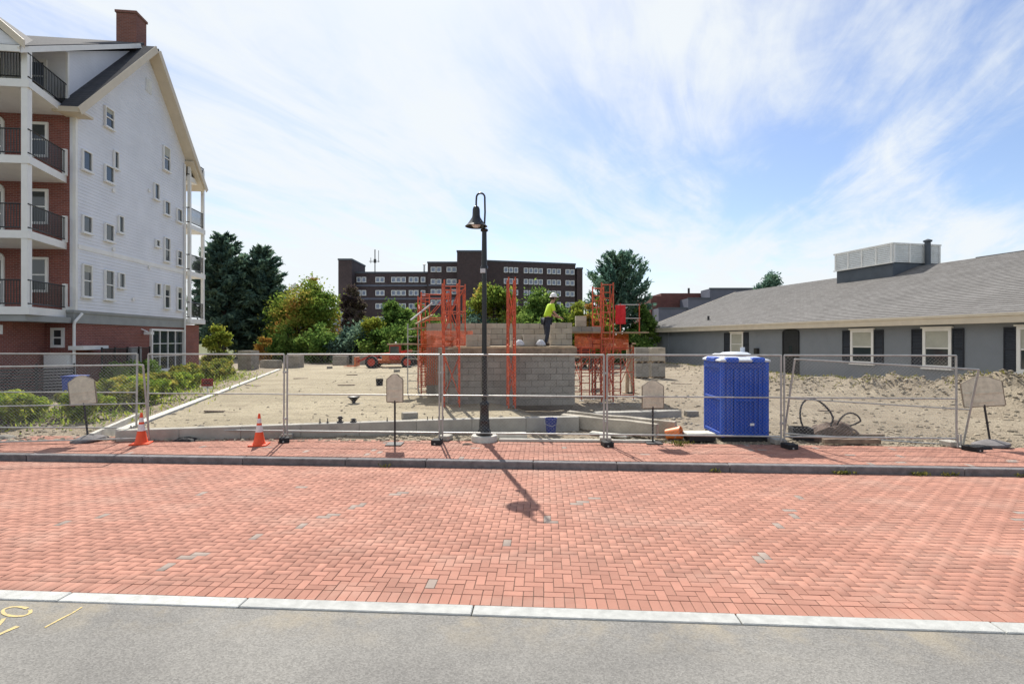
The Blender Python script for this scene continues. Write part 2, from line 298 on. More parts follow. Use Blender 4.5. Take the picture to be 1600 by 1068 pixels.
# ------------------------------------------------------------------ helpers
class MB:
    def __init__(s): s.v = []; s.f = []; s.mi = []; s.cur = 0
    def raw(s, vs, fs):
        b = len(s.v); s.v += [tuple(v) for v in vs]
        for f in fs: s.f.append(tuple(i+b for i in f)); s.mi.append(s.cur)
        return s
    def box(s, x, y, z, sx, sy, sz, rz=0.0, rx=0.0, ry=0.0, top=1.0):
        """centre x,y and bottom z"""
        m = Matrix.Rotation(rz, 3, 'Z') @ Matrix.Rotation(ry, 3, 'Y') @ Matrix.Rotation(rx, 3, 'X')
        vs = []
        for k, t in ((0, 1.0), (1, top)):
            for a, b in ((-1, -1), (1, -1), (1, 1), (-1, 1)):
                p = m @ Vector((a*sx/2*t, b*sy/2*t, (k-0.5)*sz)); vs.append((x+p.x, y+p.y, z+sz/2+p.z))
        return s.raw(vs, [(3, 2, 1, 0), (4, 5, 6, 7), (0, 1, 5, 4), (1, 2, 6, 5), (2, 3, 7, 6), (3, 0, 4, 7)])
    def b2(s, x0, x1, y0, y1, z0, z1):
        return s.box((x0+x1)/2, (y0+y1)/2, z0, abs(x1-x0), abs(y1-y0), z1-z0)
    def tube(s, pts, r, n=8, cap=True):
        pts = [Vector(p) for p in pts]; rs = r if isinstance(r, (list, tuple)) else [r]*len(pts)
        vs = []; prev = None
        for i, p in enumerate(pts):
            d = (pts[min(i+1, len(pts)-1)]-pts[max(i-1, 0)])
            if d.length < 1e-9: d = Vector((0, 0, 1))
            d.normalize()
            if prev is None: u = d.orthogonal().normalized()
            else:
                u = prev - d*prev.dot(d)
                u = u.normalized() if u.length > 1e-6 else d.orthogonal().normalized()
            prev = u; v = d.cross(u)
            for k in range(n):
                a = 2*math.pi*k/n; q = p + (u*math.cos(a)+v*math.sin(a))*rs[i]; vs.append(q)
        fs = []
        for i in range(len(pts)-1):
            for k in range(n):
                fs.append((i*n+k, i*n+(k+1) % n, (i+1)*n+(k+1) % n, (i+1)*n+k))
        if cap: fs.append(tuple(range(n))[::-1]); fs.append(tuple((len(pts)-1)*n+k for k in range(n)))
        return s.raw(vs, fs)
    def lathe(s, prof, x=0, y=0, z=0, n=20, flute=0.0, fn=8):
        vs = []; fs = []
        for r, h in prof:
            for k in range(n):
                a = 2*math.pi*k/n; rr = r*(1+flute*math.cos(fn*a)); vs.append((x+rr*math.cos(a), y+rr*math.sin(a), z+h))
        for i in range(len(prof)-1):
            for k in range(n):
                fs.append((i*n+k, i*n+(k+1) % n, (i+1)*n+(k+1) % n, (i+1)*n+k))
        fs.append(tuple(range(n))[::-1]); fs.append(tuple((len(prof)-1)*n+k for k in range(n)))
        return s.raw(vs, fs)
    def poly(s, pts, vec):
        """closed polygon (3D) extruded by vec"""
        n = len(pts); v = Vector(vec); a = [Vector(p) for p in pts]; b = [p+v for p in a]
        return s.raw(a+b, [tuple(range(n))[::-1], tuple(range(n, 2*n))]+[(i, (i+1) % n, n+(i+1) % n, n+i) for i in range(n)])
    def build(s, name, material, parent=None, smooth=False, bevel=0.0, world=False):
        me = bpy.data.meshes.new(name)
        off = parent.location if (world and parent) else Vector((0, 0, 0))
        me.from_pydata([(v[0]-off[0], v[1]-off[1], v[2]-off[2]) for v in s.v], [], s.f)
        ms = material if isinstance(material, (list, tuple)) else [material]
        for x in ms: me.materials.append(M[x] if isinstance(x, str) else x)
        if len(ms) > 1: me.polygons.foreach_set('material_index', s.mi)
        if smooth: me.polygons.foreach_set('use_smooth', [True]*len(me.polygons))
        me.update()
        bmn = None
        o = bpy.data.objects.new(name, me); C.objects.link(o)
        if parent: o.parent = parent
        if smooth or bevel:
            import bmesh
            bm = bmesh.new(); bm.from_mesh(me); bmesh.ops.recalc_face_normals(bm, faces=bm.faces)
            if bevel: bmesh.ops.bevel(bm, geom=[e for e in bm.edges if len(e.link_faces) == 2 and e.calc_face_angle() > 0.6], offset=bevel, segments=1, affect='EDGES')
            if smooth:
                for e in bm.edges:
                    if len(e.link_faces) == 2 and e.calc_face_angle() > R(38): e.smooth = False
            bm.to_mesh(me); bm.free()
        else:
            import bmesh
            bm = bmesh.new(); bm.from_mesh(me); bmesh.ops.recalc_face_normals(bm, faces=bm.faces); bm.to_mesh(me); bm.free()
        return o
def thing(name, label, cat, loc=(0, 0, 0), rz=0.0, group=None):
    o = bpy.data.objects.new(name, None); C.objects.link(o); o.location = loc; o.rotation_euler = (0, 0, rz)
    o.empty_display_size = 0.2
    o['label'] = label; o['category'] = cat
    if group: o['group'] = group
    return o
def tag(o, label, cat, group=None, kind=None):
    o['label'] = label; o['category'] = cat
    if group: o['group'] = group
    if kind: o['kind'] = kind
    return o
def struct(o, label=None):
    o['kind'] = 'structure'
    if label: o['label'] = label
    return o
def inst(me, name, parent, loc, rot=(0, 0, 0), scale=None):
    o = bpy.data.objects.new(name, me); C.objects.link(o); o.parent = parent; o.location = loc; o.rotation_euler = rot
    if scale: o.scale = scale
    return o
def copy_tree(src, loc, rz=None, label=None, group=None, parent=None, kids=None):
    kids = kids if kids is not None else children
    c = src.copy(); C.objects.link(c); c.parent = parent
    if loc is not None: c.location = loc
    if rz is not None: c.rotation_euler = (0, 0, rz)
    if label: c['label'] = label
    if group: c['group'] = group
    for ch in kids(src): copy_tree(ch, None, None, None, None, c, kids)
    return c
def children(o): return [x for x in C.objects if x.parent == o]
SA = -math.atan(0.062); CA, SN = math.cos(SA), math.sin(SA)
def S(s, d, z=0.0): return Vector((s*CA-d*SN, s*SN+d*CA, z))     # street frame: s to the right, d away from the camera
def at(px, py, z):                                               # point of the photograph at height z
    Y = 800*(2.5-z)/(py-530); return Vector(((px-800)/800*Y, Y, z))
def atY(px, py, Y): return Vector(((px-800)/800*Y, Y, 2.5+(530-py)/800*Y))
def nz(x, y, sc, seed=0.0): return mnoise.noise(Vector((x*sc, y*sc, seed)))

# ------------------------------------------------------------------ street: ground, road, kerbs, pavement
mb = MB(); NG = 48
mb.raw([(0, 0, -0.03)]+[(4000*math.cos(2*math.pi*k/NG), 4000*math.sin(2*math.pi*k/NG), -0.03) for k in range(NG)], [(0, k+1, (k+1) % NG+1) for k in range(NG)])
struct(mb.build('ground', 'far_grass'))
def sheet(name, s0, s1, d0, d1, z, material, thick=None):
    mb = MB(); mb.poly([S(s0, d0, z), S(s1, d0, z), S(s1, d1, z), S(s0, d1, z)], (0, 0, -(thick or 0.02)))
    return mb.build(name, material)
struct(sheet('road', -60, 60, -12, 4.595, 0.0, 'asphalt'))
base = struct(sheet('brick_pavement', -60, 60, 4.785, 9.90, -0.008, 'joint', 0.015))
side = struct(sheet('sidewalk', -60, 60, 10.10, 11.86, 0.112, 'joint', 0.12))

def stone_mesh(lx, ly, lz, b=0.008, seed=0):
    mb = MB(); mb.box(0, 0, 0, lx, ly, lz); me_o = mb.build('kerb_stone', 'granite', bevel=b); me = me_o.data; bpy.data.objects.remove(me_o); return me
k1 = thing('kerb', '', ''); del k1['label']; del k1['category']; k1['kind'] = 'structure'
k1.rotation_euler = (0, 0, SA)
r2 = random.Random(3)
x = -13.0
ms = [stone_mesh(l, 0.172, 0.16) for l in (1.78, 2.18, 2.38)]
while x < 13:
    i = r2.randrange(3); l = (1.78, 2.18, 2.38)[i]
    inst(ms[i], 'kerb_stone', k1, (x+l/2, 4.69+r2.uniform(-.003, .003), -0.16+0.012+r2.uniform(-.002, .002)), (0, 0, r2.uniform(-.001, .001))); x += l+0.012
k2 = thing('raised_kerb', '', ''); del k2['label']; del k2['category']; k2['kind'] = 'structure'; k2.rotation_euler = (0, 0, SA)
ms2 = [stone_mesh(l, 0.17, 0.30, 0.014) for l in (1.6, 2.1, 2.5)]
for m_ in ms2: m_.materials[0] = M['granite_dark']
x = -21
while x < 21:
    i = r2.randrange(3); l = (1.6, 2.1, 2.5)[i]
    inst(ms2[i], 'kerb_stone', k2, (x+l/2, 10.0+r2.uniform(-.006, .006), -0.30+0.128+r2.uniform(-.004, .004)), (0, 0, r2.uniform(-.002, .002))); x += l+0.01

def paver_mesh(w_, l_, material):
    g = 0.0025; b = 0.004; h = 0.012
    x0, y0 = w_/2-g, l_/2-g
    mb = MB()
    mb.raw([(-x0, -y0, -h), (x0, -y0, -h), (x0, y0, -h), (-x0, y0, -h), (-x0, -y0, -b), (x0, -y0, -b), (x0, y0, -b), (-x0, y0, -b),
            (-x0+b, -y0+b, 0), (x0-b, -y0+b, 0), (x0-b, y0-b, 0), (-x0+b, y0-b, 0)],
           [(8, 9, 10, 11), (4, 5, 9, 8), (5, 6, 10, 9), (6, 7, 11, 10), (7, 4, 8, 11), (0, 1, 5, 4), (1, 2, 6, 5), (2, 3, 7, 6), (3, 0, 4, 7)])
    o = mb.build('brick', material); me = o.data; bpy.data.objects.remove(o); return me
BV = np.array([[-.0475, -.0975, -.012], [.0475, -.0975, -.012], [.0475, .0975, -.012], [-.0475, .0975, -.012], [-.0475, -.0975, -.004], [.0475, -.0975, -.004], [.0475, .0975, -.004], [-.0475, .0975, -.004],
               [-.0435, -.0935, 0], [.0435, -.0935, 0], [.0435, .0935, 0], [-.0435, .0935, 0]])
BF = [(8, 9, 10, 11), (4, 5, 9, 8), (5, 6, 10, 9), (6, 7, 11, 10), (7, 4, 8, 11), (0, 1, 5, 4), (1, 2, 6, 5), (2, 3, 7, 6), (3, 0, 4, 7)]
def grey_lines(s, d):
    # parking-stall lines picked out in grey pavers
    for s0 in (-4.45, -1.35, 1.80, 4.95, -7.6):
        k = (d-5.0)/2.9
        if 5.0 < d < 8.4 and abs(s-(s0+k*1.95)) < 0.085: return True
    return False
def lay(d0, d1, smax, z, tint_grey, soldier=True):
    out = []; halves = []
    if soldier:
        for k in range(int(-smax/0.1), int(smax/0.1)): out.append((k*0.1+0.05, d0+0.1, 0.0))
        d0 += 0.2
    ny = int(round((d1-d0)/0.1))
    for j in range(ny):
        for i in range(int(-smax/0.1), int(smax/0.1)):
            m_ = (i-j) % 4
            if m_ == 0: out.append(((i+1)*0.1, d0+(j+0.5)*0.1, math.pi/2))
            elif m_ == 3 and j < ny-1: out.append(((i+0.5)*0.1, d0+(j+1)*0.1, 0.0))
            elif (m_ == 2 and j == 0) or (m_ == 3 and j == ny-1): halves.append(((i+0.5)*0.1, d0+(j+0.5)*0.1))
    res = []
    for s, d, a in out:
        if abs(s) < d*1.06+0.8:
            res.append((s+r2.uniform(-.0012, .0012), d+r2.uniform(-.0012, .0012), z+r2.uniform(-.0015, .0015), a+r2.uniform(-.008, .008), r2.uniform(-.006, .006), r2.uniform(-.006, .006)))
    mbh = MB()
    for s, d in halves:
        if abs(s) < d*1.06+.8: p_ = S(s, d, z-.012); mbh.box(p_.x, p_.y, p_.z, .092, .092, .0115, rz=SA)
    hb = mbh.build('cut_brick', 'paver_mass', base if soldier else side); hb['kind'] = 'stuff'
    return res
def mass(bricks, name, materials, parent, greyf=None):
    n = len(bricks); A = np.array(bricks); V = np.empty((n, 12, 3))
    ca, sa = np.cos(A[:, 3]), np.sin(A[:, 3])
    X = BV[None, :, 0]; Y = BV[None, :, 1]
    sx = A[:, 0:1]+ca[:, None]*X-sa[:, None]*Y; sy = A[:, 1:2]+sa[:, None]*X+ca[:, None]*Y
    V[:, :, 2] = A[:, 2:3]+BV[None, :, 2]+A[:, 4:5]*X+A[:, 5:6]*Y
    V[:, :, 0] = sx*CA-sy*SN; V[:, :, 1] = sx*SN+sy*CA
    me = bpy.data.meshes.new(name)
    F = (np.array(BF)[None]+np.arange(n)[:, None, None]*12).reshape(-1, 4)
    me.vertices.add(n*12); me.vertices.foreach_set('co', V.ravel())
    me.loops.add(F.size); me.loops.foreach_set('vertex_index', F.ravel()); me.polygons.add(len(F)); me.polygons.foreach_set('loop_start', np.arange(0, F.size, 4))
    for m_ in materials: me.materials.append(M[m_])
    if greyf: me.polygons.foreach_set('material_index', np.repeat(np.array(greyf, dtype=np.int32), 9))
    me.update(calc_edges=True)
    o = bpy.data.objects.new(name, me); C.objects.link(o); o.parent = parent; o['kind'] = 'stuff'; return o
pv = lay(4.79, 9.89, 12.5, 0.0, True)
def isgrey(b): return grey_lines(b[0], b[1]) and r2.random() < 0.24 or r2.random() < 0.0003
gf = [isgrey(b) for b in pv]
order = sorted([i for i in range(len(pv)) if abs(pv[i][0]) < pv[i][1]*0.97], key=lambda i: pv[i][1]*1.0+abs(pv[i][0])*0.25)
near = set(order[:290])
pm, pg = paver_mesh(.1, .2, 'paver'), paver_mesh(.1, .2, 'paver_grey')
for i in near:
    s, d, z, a, tx, ty = pv[i]
    p = S(s, d, z); o = inst(pg if gf[i] else pm, 'brick', base, p, (ty, -tx, a+SA))
rest = [i for i in range(len(pv)) if i not in near]
mass([pv[i] for i in rest], 'brick_paving', ['paver_mass', 'paver_grey'], base, [int(gf[i]) for i in rest])
sv2 = lay(10.10, 11.86, 14.5, 0.125, False)
mass(sv2, 'brick_paving', ['paver_mass', 'paver_grey'], side, [int(r2.random() < 0.01) for _ in sv2])

# yellow utility paint on the asphalt (sprayed strokes), thin sheets on the road
def stroke(pts, wd, z=0.004):
    mb = MB(); L_, R_ = [], []
    P = [Vector((p[0], p[1], z)) for p in pts]
    for i, p in enumerate(P):
        t = (P[min(i+1, len(P)-1)]-P[max(0, i-1)]).normalized(); nrm = Vector((-t.y, t.x, 0))
        ww = wd*(0.8+0.4*rng.random()); L_.append(p+nrm*ww/2); R_.append(p-nrm*ww/2)
    n = len(P); mb.raw(L_+R_, [(i, i+1, n+i+1, n+i) for i in range(n-1)]); return mb
def pxy(px, py): p = at(px, py, 0); return (p.x, p.y)
def merge(ms_):
    a = MB()
    for m_ in ms_: a.raw(m_.v, m_.f)
    return a
loop = [pxy(2+22*math.cos(t)+24, 955+7.5*math.sin(t)) for t in [k*math.pi/9 for k in range(-1, 17)]]
tag(merge([stroke(loop, 0.03), stroke([pxy(6, 966), pxy(2, 972), pxy(-6, 980), pxy(-20, 984)], 0.03), stroke([pxy(28, 978), pxy(14, 984), pxy(-4, 992)], 0.045)]).build('utility_marking', 'ylw_paint'),
    'yellow sprayed utility figure on asphalt at the far left', 'road marking')
tag(stroke([pxy(128, 948), pxy(112, 958), pxy(94, 967), pxy(70, 980)], 0.022).build('utility_marking', 'ylw_paint'), 'single yellow sprayed dash on asphalt beside the sprayed figure', 'road marking')

# ------------------------------------------------------------------ dirt of the site
GX = Vector((-0.290, 0.957, 0))                  # direction of the new building's long side
PC = Vector((-9.25, 12.05, 0))                   # near left corner of the foundation
FR = Vector((1.75, 13.35, 0))                    # right end of the front foundation wall
fdir = (FR-PC).normalized()
def pad_in(x, y):
    lx = PC.x + (y-PC.y)*(GX.x/GX.y); fy = PC.y+(x-PC.x)*fdir.y/fdir.x
    return x-lx, y-fy
bw = Vector((-0.204, 0.979, 0)); bn = Vector((0.979, 0.204, 0)); BO = Vector((20, 20, 0))
def HT(x, y):
    h = 0.125 + 0.10*min(1, max(0, (y-12)/6)) + 0.05*nz(x, y, 0.35, 1)*min(1, max(0, (y-11.9)/2)) + 0.03*nz(x, y, 1.6, 2) + 0.015*nz(x, y, 5, 3)
    # spoil ridge along the grey building and heaps
    p = Vector((x, y, 0))-BO; t = p.dot(bw); q = -p.dot(bn)
    if -6 < t < 34:
        h += 0.36*math.exp(-((q-2.4)/1.3)**2)*(0.75+0.6*nz(t, 0, 0.5, 9))*(1+0.5*nz(x, y, 1.3, 4))*min(1, (34-t)/4, max(0, (t+6)/3))
    for hx, hy, r_, hh in ((15.2, 20.6, 1.9, 0.65), (17.4, 18.6, 1.7, 0.5), (12.6, 23.5, 2.0, 0.45), (19.5, 17.8, 1.6, 0.5), (8.6, 14.6, 1.1, 0.12), (6.4, 12.9, 0.8, 0.10)):
        dd = ((x-hx)**2+(y-hy)**2)/r_**2
        if dd < 6: h += hh*math.exp(-dd)*(1+0.55*nz(x, y, 1.8, 5)+0.3*nz(x, y, 4.5, 6))
    # plant bed on the left, slightly raised, and a trench
    h += 0.10*math.exp(-((x+14.5+(y-15)*0.2)/2.5)**2)*min(1, max(0, (y-12.5)/1.5))
    d2 = ((x+10.1)**2/1.4+(y-13.4)**2/0.5); h -= 0.16*math.exp(-d2)
    if y < 12.3: h = 0.11 + (h-0.11)*max(0, (y-11.7)/0.6)
    return h
xs = np.concatenate([np.arange(-60, -24, 2.0), np.arange(-24, 24, 0.2), np.arange(24, 60, 2.0)])
ys = [0.0]; dy = 0.09
while ys[-1] < 70: ys.append(ys[-1]+dy); dy *= 1.022
ys = np.array(ys)
vs = []
for yy in ys:
    for xx in xs:
        p0 = S(0, 11.855); y = p0.y - 0.062*xx + yy if yy < 0.01 else p0.y-0.062*xx*max(0, 1-yy/6)+yy
        vs.append((xx, y, HT(xx, y)))
nx = len(xs); fs = [(j*nx+i, j*nx+i+1, (j+1)*nx+i+1, (j+1)*nx+i) for j in range(len(ys)-1) for i in range(nx-1)]
o = MB().raw(vs, fs).build('dirt_ground', 'dirt'); struct(o)
o.data.polygons.foreach_set('use_smooth', [True]*len(o.data.polygons))
# raised fill inside the foundation
def HP(a, b):      # a along front, b along side
    h = 0.34 + 0.13*min(1, max(0, a)/8.5) + 0.012*mnoise.noise(Vector((a, b, 3))) + 0.02*mnoise.noise(Vector((a*.5, b*.5, 8))) + 0.006*mnoise.noise(Vector((a*4, b*4, 3)))
    for c_, w_, k_ in ((2.6, .13, .25), (4.1, .13, .25), (5.6, .16, -.2), (7.3, .16, -.2), (8.6, .12, .1)):
        dd = (b-(c_+k_*a+.35*math.sin(a*.55+c_)))/w_
        if abs(dd) < 3: h -= .035*math.exp(-dd*dd)*(1+.5*mnoise.noise(Vector((a*2, b*2, 5)))); h += .018*math.exp(-(abs(dd)-1.7)**2*2)
    e = 11.2-a
    if e < 1.5: h = 0.05+(h-0.05)*max(0, e/1.5)
    return h
vs = []; fs = []
aa = np.concatenate([np.arange(0.2, 11.3, 0.15), [11.3]]); bb = [0.2]; dy = 0.09
while bb[-1] < 31: bb.append(bb[-1]+dy); dy *= 1.025
for b in bb:
    for a in aa:
        p = PC+fdir*a+GX*b; vs.append((p.x, p.y, HP(a*1.0, b) if b < 30 else 0.1))
nx = len(aa); fs = [(j*nx+i, j*nx+i+1, (j+1)*nx+i+1, (j+1)*nx+i) for j in range(len(bb)-1) for i in range(nx-1)]
o = MB().raw(vs, fs).build('building_pad', 'pad'); struct(o); o.data.polygons.foreach_set('use_smooth', [True]*len(o.data.polygons))
def ground_z(x, y):
    u, v = pad_in(x, y)
    rel = Vector((x, y, 0))-PC; den = fdir.x*GX.y-fdir.y*GX.x
    a = (rel.x*GX.y-rel.y*GX.x)/den; b = (fdir.x*rel.y-fdir.y*rel.x)/den
    if 0.2 < a < 11.2 and 0.2 < b < 30: return max(HP(a, b), HT(x, y))
    return HT(x, y)
# foundation walls
mb = MB()
def wallseg(mb, p, q, th, z0, z1):
    p = Vector(p); q = Vector(q); t = (q-p).normalized(); n_ = Vector((-t.y, t.x, 0))*th/2
    n2 = max(1, int((q-p).length/1.2)); L_ = [p+(q-p)*k/n2 for k in range(n2+1)]
    for k in range(n2):
        a, b = L_[k], L_[k+1]
        mb.poly([(a+n_).to_tuple()[:2]+(z0,), (b+n_).to_tuple()[:2]+(z0,), (b-n_).to_tuple()[:2]+(z0,), (a-n_).to_tuple()[:2]+(z0,)], (0, 0, z1-z0))
fw = thing('foundation_wall', 'low poured concrete foundation wall around the sandy building pad', 'foundation wall', PC)
for k in range(8):
    a0, a1 = 11.05*k/8, 11.05*(k+1)/8; n_ = Vector((-fdir.y, fdir.x, 0))*.12; p, q = PC+fdir*a0, PC+fdir*(a1-.004); zt0, zt1 = .375+.125*min(1, a0/8.5), .375+.125*min(1, a1/8.5)
    vv = [(p-n_).to_tuple()[:2]+(-.1,), (q-n_).to_tuple()[:2]+(-.1,), (q+n_).to_tuple()[:2]+(-.1,), (p+n_).to_tuple()[:2]+(-.1,), (p-n_).to_tuple()[:2]+(zt0,), (q-n_).to_tuple()[:2]+(zt1,), (q+n_).to_tuple()[:2]+(zt1,), (p+n_).to_tuple()[:2]+(zt0,)]
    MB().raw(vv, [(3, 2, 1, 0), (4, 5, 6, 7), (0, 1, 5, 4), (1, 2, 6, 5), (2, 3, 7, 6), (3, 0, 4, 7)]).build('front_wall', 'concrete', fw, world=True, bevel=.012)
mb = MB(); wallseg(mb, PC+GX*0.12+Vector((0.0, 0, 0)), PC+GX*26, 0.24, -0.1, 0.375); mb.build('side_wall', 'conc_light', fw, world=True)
mb = MB()
q0 = PC+Vector((-0.6, -0.05, 0)); wallseg(mb, q0, q0+GX*3.4+Vector((-.3, 0, 0)), 0.10, 0.0, 0.30); mb.build('footing_form', 'conc_light', fw, world=True)
# anchor bolts and clamps on top of the front wall
g = 'anchor bolts along the foundation wall'
for i, px in enumerate((500, 512, 605, 668, 676, 685, 693)):
    xx = (px-800)/800*12.7; fy = PC.y+(xx-PC.x)*fdir.y/fdir.x; p = Vector(((px-800)/800*fy, fy, 0.455))
    mb = MB(); mb.tube([(p.x, p.y, .40), (p.x, p.y, .56)], 0.012, 6); mb.box(p.x, p.y, .456, .06, .06, .01); mb.tube([(p.x, p.y, .467), (p.x, p.y, .485)], 0.022, 6)
    tag(mb.build('anchor_bolt', 'iron'), 'thin anchor bolt on the foundation wall, %s of seven from the left' % ('first', 'second', 'third', 'fourth', 'fifth', 'sixth', 'seventh')[i], 'anchor bolt', g)
for px, lab, hgt in ((532, 'dark steel clamp, tallest lump on the foundation wall', .15), (552, 'squat dark steel clamp on foundation wall right of the taller clamp', .09)):
    fy = 12.66; p = Vector(((px-800)/800*fy, PC.y+((px-800)/800*fy-PC.x)*fdir.y/fdir.x, .455))
    mb = MB(); mb.box(p.x, p.y, .456, .14, .1, .03); mb.box(p.x, p.y, .487, .07, .07, hgt-.03); mb.tube([(p.x-.07, p.y, .456+hgt*.7), (p.x+.07, p.y, .456+hgt*.7)], .016, 6)
    tag(mb.build('form_clamp', 'iron'), lab, 'clamp')

# scattered stones
def rocks(name, pts, sizes, material, label=None, cat=None, parent=None):
    r3 = random.Random(len(pts)); ico = [(0, 0, 1), (.89, 0, .45), (.28, .85, .45), (-.72, .53, .45), (-.72, -.53, .45), (.28, -.85, .45), (.72, .53, -.45), (-.28, .85, -.45), (-.89, 0, -.45), (-.28, -.85, -.45), (.72, -.53, -.45), (0, 0, -1)]
    fc = [(0, 1, 2), (0, 2, 3), (0, 3, 4), (0, 4, 5), (0, 5, 1), (1, 6, 2), (2, 7, 3), (3, 8, 4), (4, 9, 5), (5, 10, 1), (2, 6, 7), (3, 7, 8), (4, 8, 9), (5, 9, 10), (1, 10, 6), (6, 11, 7), (7, 11, 8), (8, 11, 9), (9, 11, 10), (10, 11, 6)]
    mb = MB()
    for (x, y, z), s_ in zip(pts, sizes):
        sc = (s_*r3.uniform(.7, 1.2), s_*r3.uniform(.6, 1.1), s_*r3.uniform(.4, .8)); a = r3.uniform(0, 6.3); ca, sa = math.cos(a), math.sin(a)
        vv = []
        for v in ico:
            k = r3.uniform(.75, 1.15); X, Y, Z = v[0]*sc[0]*k, v[1]*sc[1]*k, v[2]*sc[2]*k
            vv.append((x+X*ca-Y*sa, y+X*sa+Y*ca, z+Z))
        mb.raw(vv, fc)
    o = mb.build(name, material, parent); o['kind'] = 'stuff'
    if label: o['label'] = label; o['category'] = cat
    return o
P_, Z_ = [], []
r4 = random.Random(11)
for _ in range(5200):
    t = r4.random(); y = 12.0+26*(t**2.2); x = r4.uniform(-1.02, 1.02)*y
    if x < -12 and y > 14: continue
    u, v = pad_in(x, y)
    inside = u > .3 and v > .3 and x < 2.0
    if inside and r4.random() < 0.7: continue
    s_ = r4.choice([.012, .018, .025, .035, .05])*(1+y/30)*(0.7 if inside else 1.0); P_.append((x, y, ground_z(x, y)+s_*.1)); Z_.append(s_)
for _ in range(5200):       # stones over the heaps
    hx, hy, r_ = r4.choice([(15.2, 20.6, 1.9), (17.4, 18.6, 1.8), (12.6, 23.5, 2.2), (19.5, 17.8, 1.7), (0, 0, 0), (0, 0, 0)])
    if r_ == 0:
        t = r4.uniform(-5, 32); q = r4.gauss(2.4, 1.0); p = BO+bw*t-bn*q; x, y = p.x, p.y
    else: x, y = r4.gauss(hx, r_*.6), r4.gauss(hy, r_*.6)
    s_ = r4.choice([.02, .025, .03, .04, .055, .075]); P_.append((x, y, ground_z(x, y)+s_*.1)); Z_.append(s_)
for _ in range(900):        # gravel strip beside the sidewalk
    s = r4.uniform(-4, 11); p = S(s, r4.uniform(11.88, 12.45)); s_ = r4.choice([.012, .02, .03, .04]); P_.append((p.x, p.y, ground_z(p.x, p.y)+s_*.2)); Z_.append(s_)
rocks('loose_stones', P_, Z_, 'rubble', 'loose stones and rubble strewn over the dirt', 'rubble')

# ------------------------------------------------------------------ left apartment house
LA = math.atan2(0.994, -0.112); LO_ = Vector((-18.75, 22, 0))
ap = thing('apartment_house', 'tall white clapboard and red brick apartment house with balconies and chimney', 'apartment building', LO_, LA)
def sL(px): u = (px-800)/800; return (-18.75-22*u)/(.994*u+.112)
def zL(px, py): s = sL(px); return 2.5+(530-py)/800*(22+.994*s)
FL = (3.75, 6.65, 9.50, 12.40)
# main volumes
mb = MB(); mb.b2(.0, 9.0, .14, 13, 0.0, 3.2); mb.build('ground_floor_wall', 'brick', ap)
mb = MB(); mb.b2(-.04, 9.04, .05, 13, 3.2, 3.7); mb.b2(-.09, 9.09, .0, 13, 3.64, 3.76); mb.build('belt_course', 'belt', ap)
mb = MB(); mb.poly([(0.02, .0, 3.76), (9.0, .0, 3.76), (9.0, .0, 13.6), (5.1, .0, 17.6), (0.02, .0, 12.45)], (0, .25, 0)); gable = mb.build('gable_wall', 'siding', ap)
mb = MB(); z = 3.76
def s_left(z): return .11 if z < 12.4 else max(.02, (z-12.45)/(17.6-12.45)*5.08+.05)
def s_right(z): return 8.95 if z < 13.6 else 9.0-(z-13.6)/4.0*3.9
while z < 17.3:
    zt_ = z+.152; a0, b0, a1, b1 = s_left(z), s_right(z), s_left(zt_), s_right(zt_)
    if b1-a1 > .1: mb.raw([(a0, -.018, z), (b0, -.018, z), (b1, -.006, zt_), (a1, -.006, zt_), (a0, -.002, z), (b0, -.002, z)], [(0, 1, 2, 3), (4, 5, 1, 0)])
    z += .15
mb.build('clapboards', 'siding', ap)['kind'] = 'stuff'
mb = MB(); mb.b2(5.0, 5.5, -.05, -.0, 15.6, 16.3); mb.build('gable_vent', 'louvre', ap)
mb = MB()
for q in range(7): mb.box(5.25, -.055, 15.66+q*.09, .44, .012, .05, rx=R(-25))
mb.build('vent_blades', 'white', ap)
mb = MB(); mb.tube([(8.80, -.09, 13.0), (8.80, -.09, .3)], .045, 8); mb.build('downpipe', 'white', ap)
for px_, py_ in ((176, 300), (176, 392), (232, 300), (232, 420), (207, 470)): MB().box(sL(px_), -.05, zL(px_, py_), .16, .06, .16).build('wall_vent', 'white', ap)
mb = MB(); mb.b2(0.0, .25, .253, 13, 3.76, 12.4); mb.build('front_brick_wall', 'brick', ap)
mb = MB(); mb.b2(-.012, .11, -.012, .11, 3.76, 12.35); mb.b2(-.03, .0, 0.0, .35, 3.76, 3.9); mb.build('corner_board', 'white', ap)
mb = MB(); mb.b2(.11, 9.0, -.04, .0, 6.42, 6.62); mb.build('trim_band', 'white', ap)
# roof: main slopes, overhang 0.55 over the gable, white soffit and rake boards
def slab(mb, a, b, m0, m1, th):      # a,b = (s,z) ends of a slope, extruded along m
    d = Vector((b[0]-a[0], 0, b[1]-a[1])).normalized(); n_ = Vector((-d.z, 0, d.x))
    if n_.z < 0: n_ = -n_
    A = Vector((a[0], m0, a[1])); B = Vector((b[0], m0, b[1]))
    mb.poly([A, B, B+n_*th, A+n_*th], (0, m1-m0, 0))
rf = MB(); slab(rf, (-.50, 12.12), (5.1, 17.85), -.55, 13, .14); slab(rf, (5.1, 17.85), (10.35, 12.0), -.55, 13, .14); roof = rf.build('roof', 'roof_dark', ap)
mb = MB(); slab(mb, (-.52, 11.95), (5.1, 17.70), -.60, -.553, .30); slab(mb, (5.1, 17.70), (10.4, 11.80), -.60, -.553, .30)
mb.build('rake_board', 'cream', roof)
mb = MB(); slab(mb, (-.45, 12.0), (5.1, 17.68), -.55, .1, .12); slab(mb, (5.1, 17.68), (10.3, 11.92), -.55, .1, .12); slab(mb, (8.9, 13.2), (10.3, 11.80), -.5, 8, .1)
mb.build('soffit', 'cream', roof)
